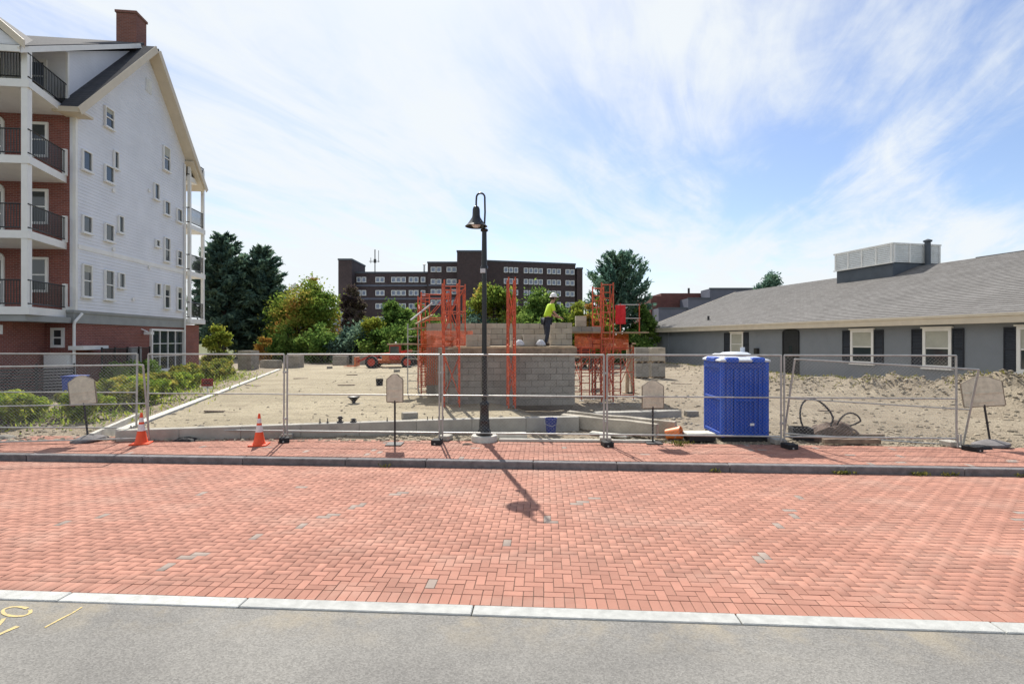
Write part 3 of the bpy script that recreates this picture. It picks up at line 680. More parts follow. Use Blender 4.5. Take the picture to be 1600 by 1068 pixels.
mb = MB(); mb.b2(-.56, .2, -.58, .36, 12.03, 12.13); mb.b2(-.62, -.50, -.58, .5, 12.02, 12.24); mb.build('eave_return', 'cream', roof)
# shed dormer and its white cheek
mb = MB(); mb.poly([(0.0, .38, 12.5), (0, .38, 14.85), (4.6, .38, 17.42), (4.6, .38, 17.3)], (0, .12, 0)); mb.build('dormer_cheek', 'siding', ap)
mb = MB(); mb.b2(0.003, .2, .5, 13, 12.4, 14.85); mb.build('dormer_wall', 'siding', ap)
mb = MB(); slab(mb, (-2.8, 13.38), (5.0, 17.98), .05, 13, .12); mb.build('dormer_roof', 'roof_dark', ap)
mb = MB(); slab(mb, (-2.8, 13.25), (4.7, 17.66), .0, .048, .20); slab(mb, (-2.75, 13.34), (0, 14.96), .06, 5, .03); mb.b2(-2.86, -2.80, .0, 13, 13.26, 13.50); mb.b2(-.01, .09, .30, .39, 12.5, 14.8); mb.build('dormer_trim', 'white', ap)
# chimney
mb = MB(); mb.b2(4.55, 5.45, .20, 1.15, 16.9, 19.35); mb.b2(4.5, 5.5, .15, 1.2, 19.35, 19.47); mb.b2(4.6, 5.4, .25, 1.1, 19.47, 19.52); mb.build('chimney', 'brick_chim', ap)
# windows
def window(parent, x0, x1, z0, z1, y, out=-1, frame=.08, sashes=True, fm='white', gm='glass', depth=.06, sill=True, muntins=(0, 0), blind=0.0):
    """window in a plane of constant y (local); out = direction (sign of y) the frame stands proud"""
    mb = MB(); yo = y+out*depth
    mb.b2(x0, x0+frame, y, yo, z0, z1); mb.b2(x1-frame, x1, y, yo, z0, z1); mb.b2(x0+frame, x1-frame, y, yo, z1-frame, z1); mb.b2(x0+frame, x1-frame, y, yo, z0, z0+frame)
    if sashes: zm = (z0+z1)/2; mb.b2(x0+frame, x1-frame, y, y+out*depth*.7, zm-.025, zm+.025)
    nxm, nzm = muntins
    for i in range(nxm): xm = x0+frame+(x1-x0-2*frame)*(i+1)/(nxm+1); mb.b2(xm-.02, xm+.02, y, y+out*depth*.6, z0+frame, z1-frame)
    for i in range(nzm): zm = z0+frame+(z1-z0-2*frame)*(i+1)/(nzm+1); mb.b2(x0+frame, x1-frame, y, y+out*depth*.55, zm-.02, zm+.02)
    f = mb.build('window', fm, parent)
    MB().b2(x0+frame, x1-frame, y+out*.004, y+out*.022, z0+frame, z1-frame).build('pane', gm, f)
    if blind: MB().b2(x0+frame, x1-frame, y+out*.023, y+out*.030, z1-frame-(z1-z0)*blind, z1-frame).build('blind', 'blind', f)
    if sill: MB().b2(x0-.05, x1+.05, y, yo+out*.05, z0-.06, z0).build('sill', fm, f)
    return f
WL = [(128, 140, 238, 265), (128, 140, 339, 362), (128, 140, 415, 462), (163, 174.5, 171, 198), (163, 174.5, 261, 283), (163, 174.5, 352, 375), (163, 174.5, 424, 466),
      (184, 190, 339, 362), (184.5, 191.5, 428, 448), (242.5, 247, 376, 384), (243, 248, 444, 460), (254.5, 263, 231, 265), (256, 263, 316, 334), (256, 263, 373, 407), (256, 263, 446, 480),
      (275.5, 282, 328, 345), (276, 282, 393, 414), (276, 282, 450, 483), (177, 182, 238, 262), (240, 246, 288, 310)]
for a, b, t, bt in WL:
    s0, s1 = sL(a)-.06, sL(b)+.06; zt, zb = zL((a+b)/2, t)+.06, zL((a+b)/2, bt)-.06
    window(ap, s0, s1, zb, zt, -.020, -1, .05, sashes=(zt-zb) > .9, sill=(s1-s0) > .3, depth=.085, blind=rng.choice([0, 0, .35, .5, .2]) if zt-zb > .9 else 0)
# ground floor big window, door, pipes
s0, s1 = sL(238), sL(290)-.05
window(ap, s0, s1, .75, 3.08, .14, -1, .11, sashes=False, muntins=(3, 2), depth=.12)
mb = MB(); mb.b2(sL(206), sL(222), .02, .14, .25, 2.1); d_ = mb.build('service_door', 'white', ap); MB().tube([(sL(220.5), 0.0, 1.1), (sL(220.5), -.04, 1.1)], .03, 8).build('handle', 'iron', d_)
mb = MB(); mb.tube([(.25, -.09, 3.62), (-.12, -.05, 3.25), (-.12, -.02, 3.1), (-.12, -.02, .3)], .055, 8); mb.build('downpipe', 'white', ap)
mb = MB(); mb.box(sL(228), -.15, 2.75, .3, .35, .15); mb.tube([(sL(228), -.1, 2.9), (sL(225), .14, 3.05)], .03, 6); mb.build('wall_lamp', 'white', ap)
mb = MB(); mb.b2(sL(112), sL(153), -.45, .14, 2.05, 2.22); mb.build('canopy_board', 'white', ap)
# front face (s = 0) windows and doors; the plane faces -s
def fwindow(parent, m0, m1, z0, z1, s_=0.0, name='window', fm='white', sash=True, mun=0):
    mb = MB(); f_ = .11
    mb.b2(s_-.07, s_, m0, m0+f_, z0, z1); mb.b2(s_-.07, s_, m1-f_, m1, z0, z1); mb.b2(s_-.07, s_, m0+f_, m1-f_, z1-f_, z1); mb.b2(s_-.07, s_, m0+f_, m1-f_, z0, z0+f_)
    if sash: zm = z0+(z1-z0)*.5; mb.b2(s_-.05, s_, m0+f_, m1-f_, zm-.03, zm+.03)
    for i in range(mun): mm = m0+(m1-m0)*(i+1)/(mun+1); mb.b2(s_-.045, s_, mm-.025, mm+.025, z0+f_, z1-f_)
    o = mb.build(name, fm, parent); MB().b2(s_-.02, s_-.004, m0+f_, m1-f_, z0+f_, z1-f_).build('pane', 'glass', o); return o
for k, z in enumerate(FL):
    if k < 3:
        fwindow(ap, 1.05, 1.95, z+.75, z+2.25)
        fwindow(ap, 2.75, 4.0, z+.12, z+2.2, name='balcony_door', mun=1)
        mb = MB()
        for q in range(7): a0, a1 = math.pi*q/7, math.pi*(q+1)/7; mb.poly([(-.07, 3.375-.63*math.cos(a0), z+2.2+.32*math.sin(a0)), (-.07, 3.375-.63*math.cos(a1), z+2.2+.32*math.sin(a1)), (-.07, 3.375, z+2.2)], (.07, 0, 0))
        mb.build('arched_head', 'white', ap)
    else:
        fwindow(ap, 1.1, 2.0, z+.6, z+2.0, name='window'); fwindow(ap, 2.75, 4.0, z+.1, z+2.1, name='balcony_door', mun=1)
# balconies
poly = [(-2.52, -.07), (-2.52, 5.0), (0, 5.0), (0, .35)]
for k, z in enumerate(FL):
    b = MB(); b.poly([(p[0], p[1], z-.30) for p in poly], (0, 0, .30)); bal = b.build('balcony', 'white', ap)
    r_ = MB(); a0, a1, a2 = Vector((-2.46, .0, 0)), Vector((-.02, .36, 0)), Vector((-2.46, 4.95, 0))
    for p, q in ((a0, a1), (a0, a2)):
        n_ = int((q-p).length/.10)
        for h in (.12, 1.02): r_.tube([p+Vector((0, 0, z+h)), q+Vector((0, 0, z+h))], .028, 5)
        for i in range(1, n_): c = p+(q-p)*i/n_; r_.box(c.x, c.y, z+.12, .022, .022, .9)
    r_.build('railing', 'black', bal)
    if 0 < k < 3 or k == 0: MB().box(-.06, .37, z, .14, .14, 1.12).build('end_post', 'white', bal)
    c_ = MB(); top = FL[k+1]-.3 if k < 3 else 13.60
    for (s_, m_) in ((-2.38, .12), (-2.38, 4.8)): MB().box(s_, m_, z, .22, .22, top-z).build('column', 'white', bal)
# gable roof over the top balcony
pr = MB(); pr.raw([(-2.78, -.05, 13.55), (-2.78, 2.4, 15.75), (-2.78, 5.1, 13.55), (1.3, 2.4, 15.75), (-2.5, -.05, 13.66), (-2.5, 5.1, 13.66)], [(0, 1, 3, 4), (1, 2, 5, 3)]); pr.build('balcony_roof', 'roof_dark', ap)
pr = MB(); pr.poly([(-2.86, -.12, 13.42), (-2.86, 2.4, 15.62), (-2.86, 5.2, 13.42), (-2.86, 5.2, 13.74), (-2.86, 2.4, 15.94), (-2.86, -.12, 13.74)], (.09, 0, 0)); pr.build('balcony_rake', 'cream', ap)
pr = MB(); pr.poly([(-2.7, .1, 13.60), (-2.7, 2.4, 15.45), (-2.7, 4.9, 13.60)], (.12, 0, 0)); pr.build('pediment', 'siding', ap)
# ground floor front details
mb = MB(); mb.b2(-2.4, -.003, 2.0, 13, 3.0, 3.2); mb.b2(-2.46, -.1, .1, 13, 3.2, 3.44); mb.build('lower_belt', 'belt', ap)
mb = MB(); mb.b2(-2.3, -1.75, 1.1, 1.75, 0.0, 3.2); mb.build('brick_pier', 'brick', ap)
mb = MB(); mb.b2(-1.75, -.003, 1.2, 1.6, .0, 3.2); mb.build('brick_return', 'brick', ap)
fwindow(ap, .42, .95, 2.15, 3.0)
mb = MB(); mb.b2(-.35, -.003, .1, 1.0, .3, 1.85); mb.build('meter_cabinet', 'white', ap)
mb = MB(); mb.b2(-2.5, -2.31, 1.0, 1.5, 2.7, 3.05); mb.build('flood_lamp', 'white', ap)
# rear porches on the far side
for k, z in enumerate(FL):
    b = MB(); b.b2(9.1, 11.0, -.25, 3.0, z-.28, z); pb = b.build('rear_balcony', 'white', ap)
    r_ = MB()
    for h in (.12, 1.0): r_.tube([(9.15, -.2, z+h), (10.9, -.2, z+h)], .03, 5); r_.tube([(9.12, -.2, z+h), (9.12, 2.9, z+h)], .03, 5)
    for i in range(1, 18): r_.box(9.15+i*.1, -.2, z+.12, .022, .022, .88)
    for i in range(1, 26): r_.box(9.12, -.2+i*.12, z+.12, .022, .022, .88)
    r_.build('railing', 'black', pb)
    c_ = MB()
    for s_ in (9.2, 10.85): MB().box(s_, -.15, z, .16, .16, (FL[k+1]-.28-z) if k < 3 else .9).build('column', 'white', pb)
mb = MB(); mb.b2(9.3, 10.9, .1, 3, 0, 3.4); mb.build('porch_base', 'brick', ap)
mb = MB(); mb.b2(8.95, 9.09, -.02, .1, 3.76, 13.2); mb.build('corner_board', 'cream', ap)

# things by the left house
def slat_fence(name, label, p, q, z0, z1, mat_, pitch=.11):
    p, q = Vector(p), Vector(q); t = thing(name, label, 'fence', (p.x, p.y, 0)); d = (q-p); n_ = int((z1-z0)/pitch); ln = d.length; a = math.atan2(d.y, d.x)
    t.rotation_euler = (0, 0, a); b = MB(); b.box(ln/2, 0, z0, ln, .02, pitch*.78); so_ = b.build('slat', mat_, t)
    for i in range(1, n_): inst(so_.data, 'slat', t, (0, 0, i*pitch))
    for k in range(4): MB().box(ln*k/3, .03, z0-.1, .07, .04, z1-z0+.15).build('post', mat_, t)
    return t
slat_fence('slat_fence', 'dark horizontal slat fence in front of the brick ground floor', (-19.2, 17.6, 0), (-16.6, 19.4, 0), .25, 1.55, 'iron')
t = thing('screen_fence', 'black wire screen enclosure against the brick side wall', 'fence', (-18.1, 22.6, 0), R(96.4))
mb = MB(); W_ = sL(200)
for k in range(5): mb.box(k*W_/4, 0, .2, .06, .06, 1.95)
mb.build('post', 'iron', t)
mb = MB()
for z in (.3, 1.15, 2.05): mb.box(W_/2, .0, z, W_, .04, .05)
mb.build('rail', 'iron', t)
mb = MB()
for k in range(int(W_/.09)): mb.box(k*.09, .03, .3, .02, .02, 1.8)
for k in range(18): mb.box(W_/2, .035, .35+k*.1, W_, .015, .02)
mb.build('wire_screen', 'iron', t)
t = thing('recycling_bin', 'blue wheeled bin standing by the white downpipe', 'bin', (-16.2, 19.0, .2), R(10))
mb = MB(); mb.box(0, 0, .06, .5, .55, .85, top=1.12); mb.build('body', 'bin', t, bevel=.02)
mb = MB(); mb.box(0, 0, .915, .6, .66, .05); mb.tube([(-.25, .34, .9), (.25, .34, .9)], .02, 6); mb.build('lid', 'bin', t, bevel=.01)
for sx in (-.24, .24): MB().tube([(sx-.03, .25, .09), (sx+.03, .25, .09)], .09, 12).build('wheel', 'rubber', t)
t = thing('notice_sign', 'small dark red notice board on a short white stake in the dirt', 'sign', (-12.2, 20.5, .25))
mb = MB(); mb.box(0, 0, .38, .46, .03, .3); mb.build('panel', 'redsign', t); mb = MB(); mb.box(0, -.018, .47, .34, .004, .05); mb.box(0, -.018, .56, .22, .004, .03); mb.build('print', 'black', t)
mb = MB(); mb.box(0, .02, -.1, .05, .02, .5); mb.box(0, .02, .3, .4, .02, .08); mb.build('stake', 'white', t)

# ------------------------------------------------------------------ grey building on the right
GA = math.atan2(-0.979, 0.204)
gb = thing('grey_building', 'long single storey grey building with shingled gable roof and dark shutters', 'building', BO, GA)
def aR(px): u = (px-800)/800; return -(20-20*u)/(.979*u+.204)
def zR(px, py): t_ = -aR(px); return 2.5+(530-py)/800*(20+.979*t_)
A0, A1, EV = -31.5, 14.0, 3.20
mb = MB(); mb.b2(A0, A1, 0, 20, -.1, EV); mb.build('wall', 'siding_grey', gb)
for sgn, xg in ((1, A0),):
    MB().poly([(xg+.003, 0, EV), (xg+.003, 10, 7.1), (xg+.003, 20, EV)], (.3, 0, 0)).build('gable_wall', 'siding_grey', gb)
# shingles: real courses on the slope, tabs in the material
def shingle_mat():
    m, n, l, p = new_mat('grey_shingle'); p.inputs['Roughness'].default_value = 0.95; p.inputs['Specular IOR Level'].default_value = 0.15
    tcn = n.new('ShaderNodeTexCoord'); b = n.new('ShaderNodeTexBrick'); l.new(tcn.outputs['Object'], b.inputs['Vector'])
    b.inputs['Brick Width'].default_value = .32; b.inputs['Row Height'].default_value = .14; b.inputs['Scale'].default_value = 1; b.inputs['Mortar Size'].default_value = .006; b.inputs['Bias'].default_value = 0
    b.inputs['Color1'].default_value = (.205, .198, .192, 1); b.inputs['Color2'].default_value = (.155, .148, .142, 1); b.inputs['Mortar'].default_value = (.10, .095, .09, 1)
    t = n.new('ShaderNodeTexNoise'); t.inputs['Scale'].default_value = .6; t.inputs['Detail'].default_value = 8; t.inputs['Roughness'].default_value = .7; l.new(tcn.outputs['Object'], t.inputs['Vector'])
    mm = n.new('ShaderNodeMapRange'); mm.inputs['To Min'].default_value = .75; mm.inputs['To Max'].default_value = 1.25; l.new(t.outputs['Fac'], mm.inputs[0])
    hv = n.new('ShaderNodeHueSaturation'); l.new(mm.outputs[0], hv.inputs['Value']); l.new(b.outputs['Color'], hv.inputs['Color']); l.new(hv.outputs[0], p.inputs['Base Color'])
    t2 = n.new('ShaderNodeTexNoise'); t2.inputs['Scale'].default_value = 30; l.new(tcn.outputs['Object'], t2.inputs['Vector'])
    bp = n.new('ShaderNodeBump'); bp.inputs['Strength'].default_value = .5; bp.inputs['Distance'].default_value = .02; l.new(t2.outputs['Fac'], bp.inputs['Height']); l.new(bp.outputs[0], p.inputs['Normal'])
    return m
M['shingle'] = shingle_mat()
RS, RT = (-.5, 3.52), (10, 7.40)      # (y, z) eave and ridge
mb = MB(); nC = 40
for sd_ in (0, 1):
    for i in range(nC):
        f0, f1 = i/nC, (i+1)/nC; y0 = RS[0]+(RT[0]-RS[0])*f0; y1 = RS[0]+(RT[0]-RS[0])*f1; z0 = RS[1]+(RT[1]-RS[1])*f0; z1 = RS[1]+(RT[1]-RS[1])*f1
        if sd_: y0, y1 = 20-y0, 20-y1
        mb.raw([(A0-.45, y0, z0+.022), (A1, y0, z0+.022), (A1, y1, z1), (A0-.45, y1, z1), (A0-.45, y0, z0-.005), (A1, y0, z0-.005)], [(0, 1, 2, 3), (4, 5, 1, 0)])
roof = mb.build('roof', 'shingle', gb)
mb = MB(); mb.poly([(A0-.45, -.5, 3.50), (A0-.45, 10, 7.38), (A0-.45, 20.5, 3.50), (A0-.45, 20.5, 3.36), (A0-.45, 10, 7.22), (A0-.45, -.5, 3.36)], (A1-A0+.4, 0, 0)); mb.build('roof_deck', 'slate_base', roof)
MB().b2(A0-.5, A1, -.56, -.503, 3.16, 3.52).build('fascia', 'cream', roof)
MB().b2(A0-.45, A1, -.50, -.002, 3.17, 3.22).build('soffit', 'white', roof)
MB().b2(A0-.5, A1, -.60, -.561, 3.44, 3.55).build('gutter', 'cream', roof)
mb = MB()
for sgn in (0, 1):
    y0 = -.5 if not sgn else 20.5
    mb.poly([(A0-.52, y0, 3.30), (A0-.52, 10, 7.17), (A0-.52, 10, 7.43), (A0-.52, y0, 3.56)], (.067, 0, 0))
mb.build('rake_board', 'cream', roof)
def shutter(parent, x0, x1, z0, z1):
    mb = MB(); f_ = .045; mb.b2(x0, x0+f_, -.05, -.004, z0, z1); mb.b2(x1-f_, x1, -.05, -.004, z0, z1)
    for z in (z0, (z0+z1)/2-.03, z1-.06): mb.b2(x0+f_, x1-f_, -.05, -.004, z, z+.06)
    k = int((z1-z0)/.07)
    for i in range(k):
        z = z0+.06+i*(z1-z0-.1)/k; mb.box((x0+x1)/2, -.026, z, x1-x0-2*f_, .012, .06, rx=R(-22))
    mb.build('shutter', 'shutter', parent)
for a, b, t_, bt, sl, sr in ((1142, 1162, 519, 556, 1132, 1170), (1330, 1366, 515, 568, 1317, 1381), (1443, 1488, 512.5, 575, 1425, 1507), (1590, 1655, 509, 583, 1569, 1680)):
    x0, x1 = aR(a), aR(b); zt, zb = zR((a+b)/2, t_), zR((a+b)/2, bt)
    f = window(gb, x0, x1, zb, zt, 0, -1, .13, depth=.07, blind=.45 if a > 1200 else .75)
    MB().b2(x0-.06, x1+.06, -.12, -.004, zt, zt+.07).build('head_trim', 'white', f)
    shutter(gb, aR(sl), x0-.02, zb+.02, zt-.02); shutter(gb, x1+.02, aR(sr), zb+.02, zt-.02)
x0, x1 = aR(1225), aR(1248); zt, zb = zR(1236, 519), .25
mb = MB(); mb.b2(x0, x1, -.05, -.003, zb, zt); dr = mb.build('door', 'door', gb)
mb = MB(); mb.b2(x0-.07, x0-.003, -.08, -.003, zb, zt+.02); mb.b2(x1+.003, x1+.07, -.08, -.003, zb, zt+.02)
for q in range(8):
    a0, a1 = math.pi*q/8, math.pi*(q+1)/8; xc, rr = (x0+x1)/2, (x1-x0)/2+.07
    mb.poly([(xc-rr*math.cos(a0), -.08, zt+.22*math.sin(a0)), (xc-rr*math.cos(a1), -.08, zt+.22*math.sin(a1)), (xc, -.08, zt)], (0, .07, 0))
mb.build('door_surround', 'door', dr)
mb = MB(); mb.b2((x0+x1)/2-.14, (x0+x1)/2+.14, -.058, -.05, 1.7, 2.1); mb.build('pane', 'glass', dr); MB().tube([(x1-.1, -.05, 1.25), (x1-.1, -.1, 1.25)], .03, 8).build('handle', 'galv', dr)
mb = MB(); mb.lathe([(.05, 0), (.13, .02), (.1, .2), (.03, .3)], (x0+x1)/2, -.2, zt+.3, 10); mb.tube([((x0+x1)/2, -.2, zt+.58), ((x0+x1)/2, -.003, zt+.55)], .02, 6); mb.build('wall_lamp', 'iron', gb)
xm = aR(1184); mb = MB(); mb.b2(xm-.16, xm+.16, -.2, -.003, 1.25, 1.9); mb.tube([(xm, -.1, 1.25), (xm, -.1, .2)], .03, 6); mb.build('electric_meter', 'iron', gb)
xc = aR(1045); MB().b2(xc-.04, xc+.04, -.08, -.003, .2, 3.15).build('downpipe', 'siding_grey', gb)
mb = MB(); mb.tube([(aR(1078)+1, 1.1, 4.0), (aR(1078)+1, 1.1, 4.45)], .09, 8); mb.build('vent_pipe', 'iron', gb)
# roof plant screen
T0, T1, N0, N1 = -17.1, -12.6, 8.0, 11.7
mb = MB(); mb.b2(T0, T1, N0, N1, 6.3, 7.62); pl = mb.build('plant_base', 'slate_base', gb)
mb = MB(); mb.b2(T0-.08, T1+.08, N0-.08, N0-.0, 7.62, 8.82); mb.b2(T0-.08, T1+.08, N1, N1+.08, 7.62, 8.82); mb.b2(T0-.08, T0, N0, N1, 7.62, 8.82); mb.b2(T1, T1+.08, N0, N1, 7.62, 8.82)
scx = mb.build('plant_screen', 'louvre', gb)
mb = MB()
for i in range(5): xx = T0+(T1-T0)*i/4; mb.box(xx, N0-.12, 7.6, .1, .06, 1.28)
for i in range(4): yy = N0+(N1-N0)*i/3; mb.box(T1+.12, yy, 7.6, .06, .1, 1.28)
mb.b2(T0-.16, T1+.16, N0-.16, N0-.09, 8.80, 8.90); mb.b2(T1+.09, T1+.16, N0-.09, N1+.1, 8.80, 8.90); mb.b2(T0-.16, T1+.16, N0-.16, N0-.09, 7.56, 7.64)
mb.build('screen_frame', 'white', scx)
mb = MB()
for k in range(9):
    mb.box((T0+T1)/2, N0-.10, 7.68+k*.125, T1-T0, .02, .08, rx=R(-25)); mb.box(T1+.10, (N0+N1)/2, 7.68+k*.125, .02, N1-N0, .08, ry=R(25))
mb.build('louvre_blades', 'louvre', scx)
mb = MB(); mb.tube([(T1+.28, N1-1.2, 7.2), (T1+.28, N1-1.2, 9.0)], .17, 10); mb.lathe([(.24, 0), (.26, .1), (.05, .2)], T1+.28, N1-1.2, 9.0, 10); mb.build('flue', 'slate_base', gb)
mb = MB(); mb.lathe([(.2, 0), (.33, .1), (.3, .28), (.08, .4)], T0+2.6, 9.6, 8.8, 12); mb.build('roof_fan', 'iron', gb)
mb = MB(); xx = aR(1500); mb.tube([(-9, 10, 7.42), (-4, 10, 7.42)], .04, 6); mb.build('ridge_vent', 'slate_base', gb)
o = MB().box(-11.5+0, 9.2, 6.0, .1, .1, .1)

# ------------------------------------------------------------------ far buildings
fb = thing('brick_apartment_block', 'long dark brick apartment block with stepped towers beyond the trees', 'apartment building', (-37.1, 110, 0))
def X110(px): return (px-800)/800*110+37.1
def Z110(py): return 2.5+(530-py)/800*110
def fbox(x0, x1, ytop, dep, y0=0, name='wall', m_='brick_far'):
    mb = MB(); mb.b2(X110(x0), X110(x1), y0, y0+dep, -.1, Z110(ytop)); o = mb.build(name, m_, fb)
    mb = MB(); mb.b2(X110(x0)-.1, X110(x1)+.1, y0-.1, y0+dep+.1, Z110(ytop), Z110(ytop)+.35); mb.build('coping', 'slate_base', fb); return o
fbox(530, 551, 407, 10, -.6, 'stair_tower'); fbox(551, 667, 425, 14, 2.0); fbox(667, 716, 410, 14, 1.0); fbox(715, 753.5, 395, 9, -1.2, 'lift_tower')
mb = MB(); # right wing recedes a little
mb.poly([(X110(753.5), 1.2, -.1), (X110(905), 6.5, -.1), (X110(905), 18, -.1), (X110(753.5), 14, -.1)], (0, 0, Z110(407)+.1)); mb.build('wing_wall', 'brick_far', fb)
mb = MB(); mb.poly([(X110(753.5), 1.1, Z110(407)), (X110(905)+.1, 6.4, Z110(407)), (X110(905)+.1, 18, Z110(407)), (X110(753.5), 14, Z110(407))], (0, 0, .35)); mb.build('coping', 'slate_base', fb)
fbox(907, 916.5, 414, 9, 6.2, 'end_tower')
def fwin(px, py, wpx, hpx, yf, gm='glass_blue'):
    x0 = X110(px)*1.0; x1 = X110(px+wpx); z0, z1 = Z110(py+hpx), Z110(py)
    window(fb, x0, x1, z0, z1, yf, -1, .15, sashes=False, fm='louvre', gm=gm, depth=.12, sill=False)
for row, py in enumerate((431, 452, 473, 494)):
    for px in (553, 561, 583, 590, 608, 616, 624, 636, 644, 655): fwin(px, py, 7.2, 8.5, 2.0)
for row, py in enumerate((416, 435, 451, 468)):
    for px in (672, 681, 697, 705): fwin(px, py, 7.6, 8, 1.0)
for row, py in enumerate((415, 433, 451, 469)):
    for px in (787, 795, 803, 819, 827, 835, 843, 857, 865, 873, 888, 896):
        yf = 1.2+5.3*(px+2-753.5)/(905-753.5); fwin(px, py, 6.8, 8.5, yf-.15, 'glass_blue')
mb = MB()
for x0, x1, y_ in ((551, 667, 1.9), (667, 716, .9)):
    for py in (443, 464): mb.b2(X110(x0)+.2, X110(x1)-.2, y_-.04, y_+.1, Z110(py+3), Z110(py))
mb.build('spandrel_band', 'parapet', fb)
am = thing('antenna_mast', 'thin roof antenna mast with crossed aerials on the dark brick block', 'antenna', (X110(582)-37.1, 112, Z110(425)))
mb = MB(); mb.tube([(0, 0, 0), (0, 0, 5.2)], .12, 6); mb.build('mast', 'iron', am)
mb = MB(); mb.tube([(-1.3, 0, 2.6), (1.0, 0, 2.6)], .07, 5); mb.tube([(.8, 0, 2.4), (.8, 0, 5.0)], .06, 5); mb.tube([(-.9, 0, 2.2), (-.9, 0, 3.4)], .06, 5); mb.box(0, 0, 2.3, .5, .3, .8); mb.build('aerial', 'iron', am)
am = thing('vent_stack', 'slim roof vent post between the two roof levels of the brick block', 'vent', (X110(659)-37.1, 113, Z110(425)))
mb = MB(); mb.tube([(0, 0, 0), (0, 0, 1.9)], .2, 8); mb.lathe([(.3, 0), (.32, .15), (.1, .3)], 0, 0, 1.9, 8); mb.build('stack', 'louvre', am)

rb = thing('far_brick_building', 'low dark red brick building with blue grey parapet behind the grey roof', 'building', (20, 72, 0))
mb = MB(); mb.b2(-.5, 14, 0, 12, -.1, 8.6); mb.b2(1.0, 14, .1, 11, 8.6, 9.0); mb.build('wall', 'brick_far2', rb)
mb = MB(); mb.b2(-.3, 3.6, -3.2, -.05, -.1, 6.7); mb.b2(3.6, 6.5, -3.4, -.05, -.1, 8.0); mb.b2(6.5, 15, -3.4, -.1, -.1, 9.3); mb.build('parapet_block', 'parapet', rb)
mb = MB(); mb.b2(-.4, 3.7, -3.3, -3.2, 6.6, 6.8); mb.b2(3.5, 6.6, -3.5, -3.4, 7.9, 8.1); mb.b2(6.4, 15.1, -3.5, -3.4, 9.2, 9.4); mb.build('coping', 'slate_base', rb)
mb = MB(); mb.tube([(5.2, 1, 9), (5.2, 1, 9.8)], .15, 6); mb.build('vent_pipe', 'iron', rb)
hs_ = thing('distant_house', 'pale house with white gable behind the turning maple', 'house', (-40, 95, 0))
mb = MB(); mb.b2(-6, 6, 0, 8, -.1, 7.2); mb.build('wall', 'siding', hs_); mb = MB(); mb.poly([(-6.6, -.5, 7.2), (0, -.5, 13.0), (6.6, -.5, 7.2)], (0, 9, 0)); mb.build('roof', 'louvre', hs_)
for i in (-3.5, 0, 3.5): window(hs_, i-.5, i+.5, 4.2, 5.8, 0, -1, .1)

# ------------------------------------------------------------------ vegetation
def quads(name, P, size, material, parent=None, seed=0, up=0.3, aspect=1.6, dirs=None):
    """leaf-sized faces: P (n,3) points, size (n,)"""
    g_ = np.random.default_rng(seed); n = len(P); size = np.broadcast_to(size, (n,)).astype(float)*g_.uniform(.7, 1.3, n)
    nrm = g_.normal(size=(n, 3)); nrm[:, 2] = np.abs(nrm[:, 2])+up; nrm /= np.linalg.norm(nrm, axis=1)[:, None]
    a = g_.normal(size=(n, 3)) if dirs is None else dirs+g_.normal(size=(n, 3))*.35
    t = a-(a*nrm).sum(1)[:, None]*nrm; t /= np.linalg.norm(t, axis=1)[:, None]+1e-9; b = np.cross(nrm, t)
    h = size[:, None]; hl = t*h*aspect/2; hw = b*h/2
    V = np.stack([P-hl, P+hw*.9-hl*.1, P+hl, P-hw*.9-hl*.1], 1)
    me = bpy.data.meshes.new(name); me.vertices.add(n*4); me.vertices.foreach_set('co', V.astype(np.float32).ravel())
    me.loops.add(n*4); me.loops.foreach_set('vertex_index', np.arange(n*4, dtype=np.int32)); me.polygons.add(n); me.polygons.foreach_set('loop_start', np.arange(0, n*4, 4, dtype=np.int32))
    me.materials.append(material); me.update(calc_edges=True)
    o = bpy.data.objects.new(name, me); C.objects.link(o); o.parent = parent; return o
def tree(name, label, x, y, h, wd, material, seed, leaf=.3, n=5200, group=None, zc=.60, zh=.44, clumps=34, z0=0, shape=1.0, squash=1.0):
    n = int(n*1.9); leaf *= .72; clumps = int(clumps*1.5)
    g_ = np.random.default_rng(seed); t = thing(name, label, 'tree', (x, y, z0), 0, group)
    cs = []
    while len(cs) < clumps:
        p = g_.uniform(-1, 1, 3); r_ = np.linalg.norm(p)
        if r_ > 1 or r_ < .35: continue
        zz = p[2]; taper = 1-.35*max(0, zz)*shape
        cs.append((p[0]*wd*.42*taper, p[1]*wd*.42*taper, h*(zc+zz*zh*.86), wd*g_.uniform(.07, .17)))
    P, Sz = [], []
    per = n//clumps
    for c in cs:
        q = g_.normal(size=(per, 3)); q /= np.linalg.norm(q, axis=1)[:, None]; rr = c[3]*(g_.uniform(.3, 1, per)**.5)[:, None]*(1+.35*g_.normal(size=(per, 1)))
        P.append(q*rr*[1, 1, .8]+np.array(c[:3])); 
    P = np.concatenate(P); quads('crown', P, leaf, material, t, seed)
    mb = MB(); r0 = max(.12, wd*.035); fork = h*(zc-zh*.75)
    mb.tube([(0, 0, -.2), (g_.uniform(-.1, .1), 0, fork*.5), (0, g_.uniform(-.2, .2), fork), (0, 0, h*zc), (0, 0, h*(zc+zh*.6))], [r0*1.3, r0, r0*.85, r0*.5, r0*.15], 8)
    tr = mb.build('trunk', 'bark', t, smooth=True)
    mb = MB()
    for c in cs[::2]:
        s_ = Vector((0, 0, fork*g_.uniform(.9, 1.3))); e = Vector(c[:3]); m_ = s_.lerp(e, .5)+Vector((0, 0, -.1*wd*.3)); mb.tube([s_, m_, e], [r0*.45, r0*.3, r0*.1], 5)
    mb.build('limbs', 'bark', tr); return t
